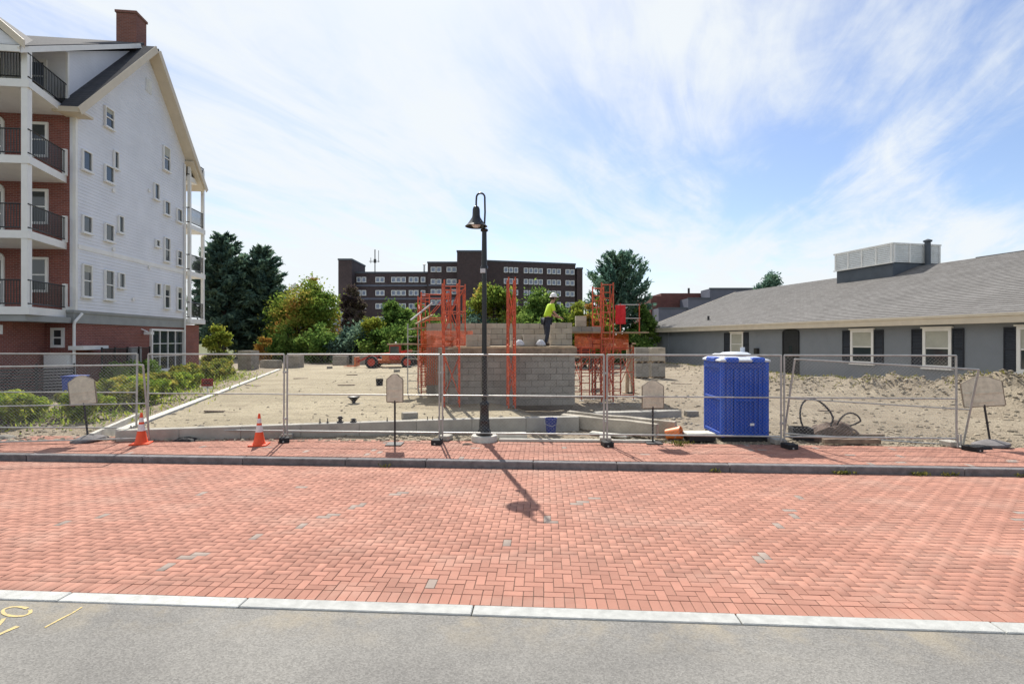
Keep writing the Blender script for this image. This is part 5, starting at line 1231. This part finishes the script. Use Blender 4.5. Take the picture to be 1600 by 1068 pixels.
# small stuff on the pad
p = at(553, 630, .42); t = thing('mixing_tub', 'dark upturned cone on the sand left of the tan middle left sign', 'cone', (p.x, p.y, .42))
MB().lathe([(.06, 0), (.05, .06), (.2, .22), (.21, .23), (.17, .2)], 0, 0, 0, 14).build('body', 'iron', t, smooth=True); MB().box(.15, 0, 0, .35, .1, .015).build('foot_plate', 'iron', t)
p = at(593, 602, .42); t = thing('black_pail', 'small black pail standing alone on the sandy pad', 'pail', (p.x, p.y, .42))
MB().lathe([(.14, 0), (.17, .3), (.18, .3), (.16, .29), (.13, .03)], 0, 0, 0, 14).build('body', 'rubber', t, smooth=True); MB().tube([(-.17, 0, .28), (-.1, 0, .42), (.1, 0, .42), (.17, 0, .28)], .008, 5).build('handle', 'wire', t)
for i, (px, py, ln, l_) in enumerate(((541, 602, .75, 'short brown board lying on the sandy pad left of the black pail'), (550, 586, .6, 'thin brown board on the sandy pad farther back'), (640, 600, .9, 'pale board lying beside the foot of the left block wall'))):
    p = at(px, py, .43); mb = MB(); mb.box(0, 0, 0, ln, .1, .04); mb.box(.1, .14, 0, ln*.6, .1, .04); o = mb.build('board', 'oldwood' if i < 2 else 'plank'); o.location = p; o.rotation_euler = (0, 0, .1*i); tag(o, l_, 'board')
for i, (px, py, kind, rz_, l_) in enumerate(((470, 590, 'board', .3, 'short weathered board on the pad left of the lone black pail'), (395, 600, 'board', -.5, 'grey board near the white side foundation'), (515, 575, 'block', .4, 'single concrete block lying out on the far pad'),
        (620, 582, 'block', 1.1, 'single block in front of the orange telehandler'), (335, 640, 'board', .1, 'pale offcut on the pad near the foundation corner'), (930, 612, 'block', .7, 'loose block lying right of the block building'),
        (1065, 600, 'board', -.2, 'long plank on the dirt in front of the block pallets'), (1080, 648, 'block', .2, 'broken block on the dirt left of the toilet'), (1290, 640, 'board', .15, 'thin dark stick on the dirt right of the toilet'), (640, 655, 'block', .5, 'small block offcut near the left clamps'))):
    z_ = .42 if px < 880 else .22; p = at(px, py, z_); zg = ground_z(p.x, p.y)
    o = (MB().box(0, 0, 0, rng.uniform(.5, 1.1), .11, .035) if kind == 'board' else MB().box(0, 0, 0, .39, .19, .16)).build('loose_'+kind, 'oldwood' if kind == 'board' else 'block', bevel=.006)
    o.location = (p.x, p.y, zg-.005); o.rotation_euler = (R(2), R(1.5), rz_); tag(o, l_, 'board' if kind == 'board' else 'block')
p = at(861, 676, .17); t = thing('blue_pail', 'dark blue pail standing on the dirt right of the lamp', 'pail', (p.x, p.y, .165))
MB().lathe([(.115, 0), (.15, .36), (.155, .36), (.155, .38), (.14, .38), (.11, .03)], 0, 0, 0, 18).build('body', 'pail', t, smooth=True)
MB().tube([(-.15, 0, .35), (-.17, -.1, .25), (0, -.2, .2), (.17, -.1, .25), (.15, 0, .35)], .006, 5).build('handle', 'wire', t)

# ------------------------------------------------------------------ worker
def skin_obj(name, verts, edges, radii, material, parent, sub=2, root=0):
    me = bpy.data.meshes.new(name); me.from_pydata(verts, edges, []); me.update()
    o = bpy.data.objects.new(name, me); C.objects.link(o); o.parent = parent
    me.materials.append(M[material])
    md = o.modifiers.new('skin', 'SKIN')
    if not me.skin_vertices: me.attributes  # created with the modifier through evaluation
    bpy.context.view_layer.update()
    if len(me.skin_vertices) == 0:
        bpy.context.view_layer.objects.active = o
        bpy.ops.mesh.customdata_skin_add()
    for i, r_ in enumerate(radii):
        sv_ = me.skin_vertices[0].data[i]; rr = r_ if isinstance(r_, tuple) else (r_, r_); sv_.radius = rr; sv_.use_root = (i == root)
    ss = o.modifiers.new('sub', 'SUBSURF'); ss.levels = sub; ss.render_levels = sub
    md.use_smooth_shade = True
    return o
wk = thing('person', 'worker in bright hi-vis shirt, white hard hat and dark trousers on the deck', 'person', (1.17, 17.35, 2.275), R(20))
# faces +x; stands, leaning forward, looking down at work to the right
V = {'pel': (0, 0, .90), 'waist': (.04, 0, 1.05), 'chest': (.12, 0, 1.25), 'neck0': (.17, 0, 1.40), 'neck': (.21, 0, 1.47), 'head0': (.24, 0, 1.54), 'head1': (.265, 0, 1.62), 'head2': (.27, 0, 1.68),
     'shL': (.15, .17, 1.37), 'elL': (.20, .24, 1.12), 'wrL': (.40, .20, 1.02), 'haL': (.47, .19, 1.0), 'shR': (.15, -.17, 1.37), 'elR': (.17, -.25, 1.11), 'wrR': (.38, -.20, .98), 'haR': (.45, -.19, .955),
     'hipL': (0, .10, .86), 'knL': (.06, .12, .47), 'anL': (.0, .13, .09), 'toL': (.15, .15, .05), 'hipR': (0, -.10, .86), 'knR': (-.02, -.13, .46), 'anR': (-.10, -.14, .09), 'toR': (.05, -.16, .05)}
K = list(V); E = [('pel', 'waist'), ('waist', 'chest'), ('chest', 'neck0'), ('neck0', 'neck'), ('neck', 'head0'), ('head0', 'head1'), ('head1', 'head2'), ('chest', 'shL'), ('shL', 'elL'), ('elL', 'wrL'), ('wrL', 'haL'),
                  ('chest', 'shR'), ('shR', 'elR'), ('elR', 'wrR'), ('wrR', 'haR'), ('pel', 'hipL'), ('hipL', 'knL'), ('knL', 'anL'), ('anL', 'toL'), ('pel', 'hipR'), ('hipR', 'knR'), ('knR', 'anR'), ('anR', 'toR')]
RD = {'pel': (.13, .11), 'waist': (.12, .10), 'chest': (.14, .11), 'neck0': .07, 'neck': .055, 'head0': .07, 'head1': .095, 'head2': .085, 'sh': .055, 'el': .04, 'wr': .028, 'ha': .036, 'hip': .085, 'kn': .058, 'an': .04, 'to': .035}
def rad(k): return RD.get(k, RD.get(k[:-1]))
idx = {k: i for i, k in enumerate(K)}
verts = [V[k] for k in K]; edges = [(idx[a], idx[b]) for a, b in E]; radii = [rad(k) for k in K]
# fingers, five to a hand, rooted in the palm
for sd_, sy in (('haL', 1), ('haR', -1)):
    b = Vector(V[sd_]); r0 = idx[sd_]
    for k, (dy, ln) in enumerate(((-.028, .055), (-.010, .068), (.010, .064), (.028, .05), (-.045*sy, .04))):
        p1 = b+Vector((.03, dy, -.005)); p2 = p1+Vector((ln*.5, dy*.2, -.012)); p3 = p2+Vector((ln*.4, 0, -.03))
        n0 = len(verts); verts += [tuple(p1), tuple(p2), tuple(p3)]; edges += [(r0, n0), (n0, n0+1), (n0+1, n0+2)]; radii += [.010, .009, .008]
skin_obj('body', verts, edges, radii, 'skin', wk)
sub_ = lambda ks: [idx[k] for k in ks]
def garment(name, ks, es, grow, m_, repl={}):
    vv = [repl.get(k, V[k]) for k in ks]; ii = {k: i for i, k in enumerate(ks)}
    rr = []
    for k in ks:
        r_ = rad(k); rr.append((r_[0]+grow, r_[1]+grow) if isinstance(r_, tuple) else r_+grow)
    return skin_obj(name, vv, [(ii[a], ii[b]) for a, b in es], rr, m_, wk)
garment('shirt', ['chest', 'waist', 'pel', 'neck0', 'shL', 'elL', 'shR', 'elR'], [('pel', 'waist'), ('waist', 'chest'), ('chest', 'neck0'), ('chest', 'shL'), ('shL', 'elL'), ('chest', 'shR'), ('shR', 'elR')], .03, 'hivis',
        {'elL': (.19, .23, 1.17), 'elR': (.165, -.24, 1.16), 'pel': (0, 0, .93)})
garment('trousers', ['pel', 'hipL', 'knL', 'anL', 'hipR', 'knR', 'anR'], [('pel', 'hipL'), ('hipL', 'knL'), ('knL', 'anL'), ('pel', 'hipR'), ('hipR', 'knR'), ('knR', 'anR')], .026, 'trouser', {'pel': (0, 0, .90)})
for sy, ax in ((.14, .0), (-.15, -.10)):
    skin_obj('boot', [(ax, sy, .14), (ax, sy, .06), (ax+.15, sy*1.08, .045)], [(0, 1), (1, 2)], [.055, .058, .048], 'boot', wk, root=1)
mb = MB(); mb.lathe([(.135, .0), (.150, -.004), (.150, .006), (.122, .02), (.118, .06), (.095, .11), (.05, .14), (.01, .147)], .262, 0, 1.665, 18); mb.box(.385, 0, 1.662, .09, .16, .012); mb.build('hard_hat', 'white', wk, smooth=True)
mb = MB(); mb.lathe([(.085, 0), (.10, .05), (.10, .10)], .245, 0, 1.57, 14); mb.build('hair', 'hair', wk, smooth=True)
mb = MB(); mb.raw([(.352, 0, 1.635), (.348, .016, 1.59), (.348, -.016, 1.59), (.378, 0, 1.595)], [(0, 1, 3), (0, 3, 2), (1, 2, 3), (0, 2, 1)]); mb.build('nose', 'skin', wk)
for sy in (.035, -.035): mb = MB(); mb.lathe([(.002, -.008), (.010, 0), (.002, .008)], .345, sy, 1.632, 8); mb.build('eye', 'white', wk)
mb = MB(); mb.box(.345, 0, 1.560, .012, .045, .008); mb.build('mouth', 'telered', wk)
for sy in (.098, -.098): mb = MB(); mb.lathe([(.004, -.03), (.018, -.01), (.020, .012), (.006, .03)], .262, sy, 1.615, 8); mb.build('ear', 'skin', wk)

# ------------------------------------------------------------------ street lamp
lp = S(-.645-.74*0, 12.0, .13); lx, ly = -.65, 12.02
t = thing('street_lamp', 'black bell-shade gooseneck street lamp on a round concrete footing', 'street lamp', (lx, ly, .13))
MB().lathe([(.30, -.1), (.31, .10), (.29, .13), (.02, .135)], 0, 0, 0, 28).build('footing', 'conc_light', t, smooth=True)
MB().lathe([(.19, .135), (.19, .17), (.15, .20), (.15, .24), (.125, .27), (.115, .45), (.12, .47), (.105, .50), (.10, .80), (.115, .83), (.115, .87), (.085, .91), (.075, .93)], 0, 0, 0, 32, .03, 8).build('fluted_base', 'black', t, smooth=True)
MB().tube([(0, 0, .92), (0, 0, 4.05)], [.062, .052], 16).build('pole', 'black', t, smooth=True)
mb = MB(); mb.tube([(0, 0, 4.05), (0, 0, 4.95)], [.066, .055], 16); mb.lathe([(.075, 0), (.095, .03), (.075, .06)], 0, 0, 4.90, 16); mb.lathe([(.085, 0), (.085, .06), (.07, .08)], 0, 0, 4.02, 16); mb.build('pole_collar', 'black', t, smooth=True)
arc = [(0, 0, 4.95), (.015, 0, 5.35), (.01, 0, 5.65)]+[(-.075+.085*math.cos(a), 0, 5.70+.10*math.sin(a)) for a in [k*math.pi/8 for k in range(9)]]+[(-.165, 0, 5.60), (-.165, 0, 5.50)]
arc = [(p[0]*1.15, p[1], p[2]) for p in arc]
MB().tube(arc, .022, 10).build('gooseneck', 'black', t, smooth=True)
sh_ = MB().lathe([(.03, 5.50), (.07, 5.47), (.085, 5.42), (.09, 5.28), (.10, 5.23), (.14, 5.17), (.20, 5.08), (.255, 5.03), (.265, 5.02), (.25, 5.01), (.19, 5.06), (.12, 5.15), (.05, 5.2)], -.19, 0, 0, 28)
sh_.build('lamp_shade', 'black', t, smooth=True)
MB().lathe([(.03, 5.16), (.09, 5.12), (.11, 5.05), (.07, 5.0), (.01, 4.985)], -.19, 0, 0, 16).build('bulb_lens', 'louvre', t, smooth=True)
MB().box(-.03, -.075, 3.92, .12, .05, .10).build('sensor', 'wrap', t)

# ------------------------------------------------------------------ temporary fence
PW, PH, PB = 3.62, 1.85, .17
def fence_meshes():
    fr = MB(); r_ = .021
    fr.tube([(0, 0, -.02), (0, 0, PH)], r_, 8)
    a = fr.build('side_post', 'galv').data
    fr = MB(); fr.tube([(0, 0, PH), (PW, 0, PH)], r_*.95, 8); b = fr.build('top_rail', 'galv').data
    fr = MB(); fr.tube([(0, 0, PH*.49), (PW, 0, PH*.49)], r_*.75, 8); c = fr.build('mid_rail', 'galv').data
    fr = MB(); fr.tube([(0, 0, .04), (PW, 0, .04)], r_*.9, 8); d = fr.build('bottom_rail', 'galv').data
    wr = MB(); p_ = .0566*1.414*1.0; x = -PH
    def clip(x0, s_):   # diagonal wire from z=.04 to PH, start x0, slope sign s_
        z0, z1 = .04, PH; xa, xb = x0, x0+s_*(z1-z0)
        ta, tb = 0.0, 1.0; dx = xb-xa
        for lo, hi in ((0, PW),):
            t1, t2 = (lo-xa)/dx, (hi-xa)/dx
            if t1 > t2: t1, t2 = t2, t1
            ta, tb = max(ta, t1), min(tb, t2)
        if tb-ta < .01: return
        P0 = Vector((xa+dx*ta, s_*.003, z0+(z1-z0)*ta)); P1 = Vector((xa+dx*tb, s_*.003, z0+(z1-z0)*tb))
        wr.tube([P0, P1], .0011, 3, cap=False)
    x = -2.0
    while x < PW+2.0: clip(x, 1); clip(x, -1); x += p_
    e = wr.build('chain_link', 'wire').data
    for o in [o for o in C.objects if o.parent is None and o.name.split('.')[0] in ('side_post', 'top_rail', 'mid_rail', 'bottom_rail', 'chain_link')]: bpy.data.objects.remove(o)
    return a, b, c, d, e
FMs = fence_meshes()
def panel(label, p, rz, tilt=0.0, roll=0.0, z=None):
    t = thing('temporary_fence', label, 'fence panel', (p[0], p[1], z if z is not None else .125+PB), 0, 'temporary chain link fence panels'); t.rotation_euler = (tilt, roll, rz)
    for me, n_ in zip(FMs, ('side_post', 'top_rail', 'mid_rail', 'bottom_rail', 'chain_link')): inst(me, n_, t, (0, 0, 0))
    inst(FMs[0], 'side_post', t, (PW, 0, 0))
    return t
def fp(px): Y0 = 11.80; u = (px-800)/800; Y = Y0/(1+.062*u); return Vector((u*Y, Y, 0))
joints = [231, 446, 689, 946, 1223, 1497]
plabs = ['panel second from the left frame edge, behind both cones', 'panel between the right cone and the lamp', 'panel behind the black street lamp', 'panel in front of the granite kerb stones',
         'upright panel enclosing the black hose, right of the blue toilet']
for i in range(5):
    a, b = fp(joints[i]+(2.5 if i else 0)), fp(joints[i+1]-2.5); d = b-a
    t = panel('temporary chain link fence '+plabs[i], a, math.atan2(d.y, d.x), R(rng.uniform(-1.0, 1.0)), 0)
    for k in (0, 1, 2, 3, 4): pass
    t.scale = (d.length/PW, 1, 1)
t = panel('temporary chain link fence panel cut by the left frame edge', fp(-40), -.02, R(-1), 0); t.scale = (fp(205).x-fp(-40).x)/PW, 1, 1
a = Vector((-12.3, 11.5, 0)); t = panel('leaning chain link fence panel overlapping the left edge panel, top rail sagging left', a, .10, R(7), R(-.5), .14); t.scale = (3.9/PW, 1, .95)
# leaning spare panel on the right, its top falling to the right and towards the camera
a = Vector((6.35, 11.95, 0)); t = panel('leaning chain link fence panel with top rail slanting down right behind the hose', a, -.08, R(10), R(3.2), .27); t.scale = (1.08, 1, .98)
# feet with blocks
feet = [('grey and black', 207), ('', 446), ('', 689), ('', 946), ('', 1223), ('', 1499)]
fl = ['black and grey fence foot beside the left cone', 'black and grey fence foot right of the second cone', 'brown and grey fence foot left of the street lamp', 'fence foot in front of the granite kerb stones', 'fence foot right of the blue toilet', 'grey fence foot at the right end of the fence']
def foot():
    t = thing('ballast_stand', fl[0], 'fence foot', (0, 0, .125), 0, 'weighted feet of the temporary fence')
    mb = MB(); mb.tube([(0, -.42, .03), (0, .42, .03)], .02, 8); mb.tube([(-.04, 0, .02), (-.04, 0, .30)], .018, 8); mb.tube([(.04, 0, .02), (.04, 0, .30)], .018, 8); mb.build('stand', 'galv', t)
    MB().box(0, -.26, .0, .22, .30, .11, rz=.15).build('black_weight', 'rubber', t, bevel=.012)
    MB().box(.03, .22, .0, .26, .30, .12, rz=-.1).build('grey_weight', 'concrete', t, bevel=.015)
    return t
f0 = foot(); f0.location = fp(207)+Vector((0, 0, .125))
for i in range(1, 6):
    px = feet[i][1]; c = copy_tree(f0, fp(px)+Vector((0, 0, .125)), rng.uniform(-.4, .4), fl[i])
# clamps
for i, px in enumerate((446, 689, 946, 1223)):
    for z in (.6, 1.7):
      p = fp(px); mb = MB(); mb.box(p.x, p.y-.0, z, .12, .035, .05); mb.tube([(p.x, p.y-.05, z+.025), (p.x, p.y+.05, z+.025)], .012, 6)
      tag(mb.build('coupler', 'galv'), ('lower ' if z < 1 else 'upper ')+('clamp on the fence joint right of the second cone', 'clamp on the fence joint left of the lamp', 'clamp on the fence joint by the granite stones', 'clamp on the fence joint right of the blue toilet')[i], 'clamp')

# ------------------------------------------------------------------ sign boards (seen from behind)
def signboard(label, p, w_, h_, zbot, lean=0.0, yaw=0.0, roll=0.0, base='plate'):
    t = thing('sign_board', label, 'sign', (p[0], p[1], .13)); t.rotation_euler = (lean, roll, yaw)
    out = [(-w_/2, 0), (w_/2, 0), (w_/2, h_*.80)]
    for k in range(1, 8): a = math.pi*k/8; out.append((w_*.30*math.cos(a), h_*(.86+.14*math.sin(a))))
    out += [(-w_/2, h_*.80)]
    def face(s_, th, y): return MB().poly([(x*s_, y, zbot+h_/2+(z-h_/2)*s_) for x, z in out], (0, th, 0))
    pnl = face(1, .03, -.015).build('panel', 'sign', t)
    rim = MB(); n_ = len(out)
    for k in range(n_):
        a, b = out[k], out[(k+1) % n_]; rim.tube([(a[0], -.0, zbot+a[1]), (b[0], -.0, zbot+b[1])], .018, 5)
    rim.build('rim', 'sign_edge', pnl)
    mb = MB(); mb.box(0, -.022, zbot+h_*.42, w_*.9, .014, .035); mb.box(0, -.022, zbot+h_*.12, w_*.5, .012, .03); mb.build('batten', 'sign', pnl)
    MB().tube([(0, .0, .0), (0, 0, zbot+.03)], .022, 8).build('post', 'iron', t)
    if base == 'plate':
        MB().box(0, -.02, -.005, .36, .36, .025).build('base_plate', 'iron', t)
    else: MB().lathe([(.34, 0), (.33, .05), (.16, .11), (.05, .14)], 0, 0, 0, 20).build('base', 'granite_dark', t, smooth=True)
    return t
def sp(px, Y): return ((px-800)/800*Y, Y)
signboard('tan tombstone-shaped sign seen from behind, between second cone and street lamp', sp(617, 11.6), .36, .62, .96)
signboard('tan tombstone-shaped sign seen from behind, left of the blue toilet', sp(1020, 11.75), .48, .62, .80)
signboard('large tan sign leaning over at the far right end of the fence', sp(1548, 11.45), .74, .66, .88, R(-2), R(-20), R(-6.5), 'cone')
signboard('tan sign on a leaning post left of the left cone', sp(138, 12.0), .54, .66, .86, 0, R(10), R(-6), 'cone')
# cones
def cone(label, p):
    t = thing('traffic_cone', label, 'traffic cone', (p[0], p[1], .125), rng.uniform(-.6, .6), 'orange traffic cones on the sidewalk')
    MB().box(0, 0, 0, .38, .38, .03).build('base', 'orange', t, bevel=.008)
    MB().lathe([(.145, .03), (.125, .05), (.078, .30)], 0, 0, 0, 20).build('body', 'orange', t, smooth=True)
    MB().lathe([(.0785, .30), (.057, .45)], 0, 0, 0, 20).build('lower_collar', 'reflect', t, smooth=True)
    MB().lathe([(.056, .45), (.049, .50)], 0, 0, 0, 20).build('upper_body', 'orange', t, smooth=True)
    MB().lathe([(.0495, .50), (.036, .60)], 0, 0, 0, 20).build('upper_collar', 'reflect', t, smooth=True)
    MB().lathe([(.035, .60), (.022, .70), (.015, .71)], 0, 0, 0, 16).build('tip', 'orange', t, smooth=True)
p = at(221, 693, .125); cone('orange traffic cone on the left, beside the fence foot', (p.x, p.y))
p = at(405, 695, .125); cone('orange traffic cone on the right, standing clear on the brick sidewalk', (p.x, p.y))

# ------------------------------------------------------------------ portable toilet
tx, ty = 4.87, 11.92
t = thing('portable_toilet', 'blue portable toilet with pale domed roof behind the fence', 'portable toilet', (tx, ty, .125), R(-2)); t.scale = (1, 1, .93)
W_, D_ = 1.10, 1.2
MB().b2(.02, W_-.02, .02, D_-.02, -.02, .10).build('skid_base', 'rubber', t, bevel=.02)
b = MB(); b.b2(.04, W_-.04, .04, D_-.04, .10, 1.98); body = b.build('body', 'toilet', t, bevel=.02)
mb = MB()
for x_ in (.0, W_-.09):
    for y_ in (.0, D_-.09): mb.b2(x_, x_+.09, y_, y_+.09, .10, 1.99)
mb.build('corner_post', 'toilet', t, bevel=.015)
mb = MB()
for k in range(9): x_ = .13+k*.105; mb.b2(x_, x_+.035, .012, .038, .22, 1.80)
for k in range(9): y_ = .15+k*.11; mb.b2(.012, .038, y_, y_+.035, .22, 1.0); mb.b2(.012, .038, y_, y_+.035, 1.1, 1.75); mb.b2(W_-.038, W_-.012, y_, y_+.035, .22, 1.75)
mb.build('wall_ribs', 'toilet', t)
mb = MB(); mb.b2(.09, W_-.09, .0, .037, .12, .21); mb.b2(.09, W_-.09, .0, .037, 1.82, 1.96); mb.b2(.0, .037, .1, D_-.1, 1.82, 1.96); mb.b2(.0, .037, .1, D_-.1, .12, .21); mb.b2(.0, .037, .1, D_-.1, 1.02, 1.08); mb.build('wall_band', 'toilet', t, bevel=.008)['kind'] = 'stuff'
mb = MB()
for k in range(6): mb.b2(.1, W_-.1, -.004, .0, 1.84+k*.02, 1.848+k*.02)
mb.build('vent_slot', 'toilet_dk', t)
rf = MB(); rf.raw([(-.03, -.03, 1.99), (W_+.03, -.03, 1.99), (W_+.03, D_+.03, 1.99), (-.03, D_+.03, 1.99), (-.03, -.03, 2.04), (W_+.03, -.03, 2.04), (W_+.03, D_+.03, 2.04), (-.03, D_+.03, 2.04),
                   (.20, .25, 2.13), (W_-.20, .25, 2.13), (W_-.20, D_-.2, 2.18), (.20, D_-.2, 2.18)],
                  [(0, 1, 5, 4), (1, 2, 6, 5), (2, 3, 7, 6), (3, 0, 4, 7), (4, 5, 9, 8), (5, 6, 10, 9), (6, 7, 11, 10), (7, 4, 8, 11), (8, 9, 10, 11), (3, 2, 1, 0)])
rf.build('roof', 'toilet_roof', t, bevel=.015)
mb = MB(); mb.lathe([(.38, 2.12), (.36, 2.17), (.28, 2.215), (.1, 2.23), (.01, 2.232)], W_/2, D_/2, 0, 24); mb.build('roof_dome', 'toilet_roof', t, smooth=True)
for x0, x1 in ((.10, .40), (.70, 1.0)): MB().b2(x0, x1, -.05, .25, 1.96, 2.10).build('roof_notch', 'toilet', t, bevel=.03)
MB().b2(-.05, .2, .3, .9, 1.96, 2.10).build('roof_notch', 'toilet', t, bevel=.03)
mb = MB(); mb.b2(.30, .34, -.012, .012, .2, 1.8); mb.b2(.76, .80, -.012, .012, .2, 1.8); mb.b2(.34, .76, -.012, .012, 1.0, 1.05); mb.build('moulded_frame', 'toilet', t, bevel=.004)
MB().tube([(W_-.2, D_-.2, 2.15), (W_-.2, D_-.2, 2.34)], .055, 10).build('vent_pipe', 'toilet_roof', t)
mb = MB(); mb.b2(.66, .76, -.003, .0, .40, .46); mb.build('decal', 'louvre', t)
# things near the toilet
p = at(1052, 686, .15); t = thing('orange_bucket', 'orange bucket tipped on its side left of the blue toilet', 'bucket', (p.x, p.y+.05, .28)); t.rotation_euler = (R(78), 0, R(55))
MB().lathe([(.115, 0), (.145, .33), (.152, .33), (.152, .36), (.135, .36), (.105, .03)], 0, 0, -.15, 18).build('body', 'bucket', t, smooth=True)
MB().tube([(-.14, 0, .15), (-.16, -.1, .08), (0, -.2, .05), (.16, -.1, .08), (.14, 0, .15)], .005, 5).build('handle', 'wire', t)
t = thing('slab_stack', 'black crate with pale lid lying against the toilet base', 'crate', (4.50, 11.98, .15), R(3))
MB().box(-.12, 0, 0, .62, .4, .13).build('tray', 'rubber', t, bevel=.01); MB().box(-.14, .02, .131, .66, .42, .05).build('lid', 'conc_light', t, bevel=.01)
# hose coils, tarp, box and boards on the right
def loopc(c, rx_, rz_, tilt, n=26, a0=0, a1=2*math.pi):
    return [Vector((c[0]+rx_*math.cos(a0+(a1-a0)*k/n), c[1]+.12*math.sin((a0+(a1-a0)*k/n)*1.5)+tilt*math.sin(a0+(a1-a0)*k/n), c[2]+rz_*math.sin(a0+(a1-a0)*k/n))) for k in range(n+1)]
Yh = 12.05; c1 = atY(1274, 652, Yh); c2 = atY(1327, 660, Yh)
t = thing('black_hose', 'stiff black hose coiled in two standing loops over the brown tarp', 'hose', (c1.x, Yh, .15))
mb = MB(); mb.tube(loopc((0, 0, c1.z-.15), .42, .42, .12), .021, 8); mb.build('large_loop', 'rubber', t, smooth=True)
mb = MB(); mb.tube(loopc((c2.x-c1.x, .05, c2.z-.12), .30, .20, -.15), .019, 8); mb.build('small_loop', 'rubber', t, smooth=True)
mb = MB(); mb.tube([(.25, 0, .3), (.45, -.1, .12), (.8, -.2, .04), (1.2, -.1, .04)], .019, 8); mb.build('tail', 'rubber', t, smooth=True)
vs, fs = [], []; n1, n2 = 22, 14
for i in range(n1+1):
    for j in range(n2+1):
        x = (i/n1-.5)*2; y = (j/n2-.5)*2; r_ = min(1, x*x+y*y); h = .40*(1-r_)**.7*(1+.35*nz(x, y, 2.5, 3))+.10*nz(x, y, 6, 1)*(1-r_); vs.append((x*.68+.1*(1-r_), y*.35, max(-.02, h)))
fs = [(i*(n2+1)+j, (i+1)*(n2+1)+j, (i+1)*(n2+1)+j+1, i*(n2+1)+j+1) for i in range(n1) for j in range(n2)]
o = MB().raw(vs, fs).build('brown_tarp', 'tarp', smooth=True); o.location = (atY(1300, 680, 12.1).x, 12.15, .14); o.rotation_euler = (0, 0, -.1); tag(o, 'crumpled brown tarp heaped under the black hose', 'tarp')
t = thing('black_crate', 'open black crate left of the brown tarp, under the hose', 'crate', (atY(1253, 680, 12.1).x, 12.15, .14), R(-12))
mb = MB()
for a in ((0, -.17, .44, .03), (0, .17, .44, .03), (-.205, 0, .03, .31), (.205, 0, .03, .31)): mb.box(a[0], a[1], 0, a[2], a[3], .28)
mb.build('side_wall', 'rubber', t); MB().box(0, 0, .01, .38, .3, .02).build('bottom', 'rubber', t)
for i, (px, py, ln, a_, l_) in enumerate(((1330, 692, 1.25, -.03, 'weathered timber beam lying nearest the sidewalk by the tarp'), (1345, 684, 1.1, .05, 'weathered timber beam lying behind the nearest one'), (1322, 672, .55, -.15, 'short tan board resting on top of the tarp'))):
    p = at(px, py, .15 if i < 2 else .4); mb = MB(); mb.box(0, 0, 0, ln, .14, .11 if i < 2 else .05); o = mb.build('timber', 'oldwood' if i < 2 else 'plank', bevel=.01); o.location = (p.x, p.y if i < 2 else 12.0, .14 if i < 2 else .34); o.rotation_euler = (0, 0 if i < 2 else R(6), a_); tag(o, l_, 'timber')
# sandbags on the sidewalk; the flat black one is made to stand in for shadow
def sandbag(label, p, rz, m_='tarp', s_=1.0, name='sandbag'):
    vs, fs = [], []; n1, n2 = 12, 8
    for i in range(n1+1):
        for j in range(n2+1):
            x = (i/n1-.5)*2; y = (j/n2-.5)*2; h = .09*(max(0, 1-abs(x)**3))**.5*(max(0, 1-abs(y)**2.5))**.5*(1+.3*nz(x*2, y*2, 1.5, rz)); vs.append((x*.28*s_, y*.16*s_, h*s_))
    fs = [(i*(n2+1)+j, (i+1)*(n2+1)+j, (i+1)*(n2+1)+j+1, i*(n2+1)+j+1) for i in range(n1) for j in range(n2)]
    o = MB().raw(vs, fs).build(name, m_, smooth=True); o.location = p; o.rotation_euler = (0, 0, rz); tag(o, label, 'sandbag')
for px, py, l_, m_ in ((5, 684, 'grey sandbag at the left frame edge on the sidewalk edge', 'block'), (291, 688, 'flat dark lump standing in for a shadow between the two cones', 'rubber'), (150, 684, 'grey sandbag beside the leaning left sign base', 'granite_dark'), (1528, 700, 'dark sandbag between right fence end and large sign', 'rubber'), (730, 694, 'small brown sandbag left of the lamp footing', 'tarp')):
    p = at(px, py, .127); sandbag(l_, (p.x, p.y, .122), rng.uniform(-.2, .2), m_, .9 if px != 730 else .4)
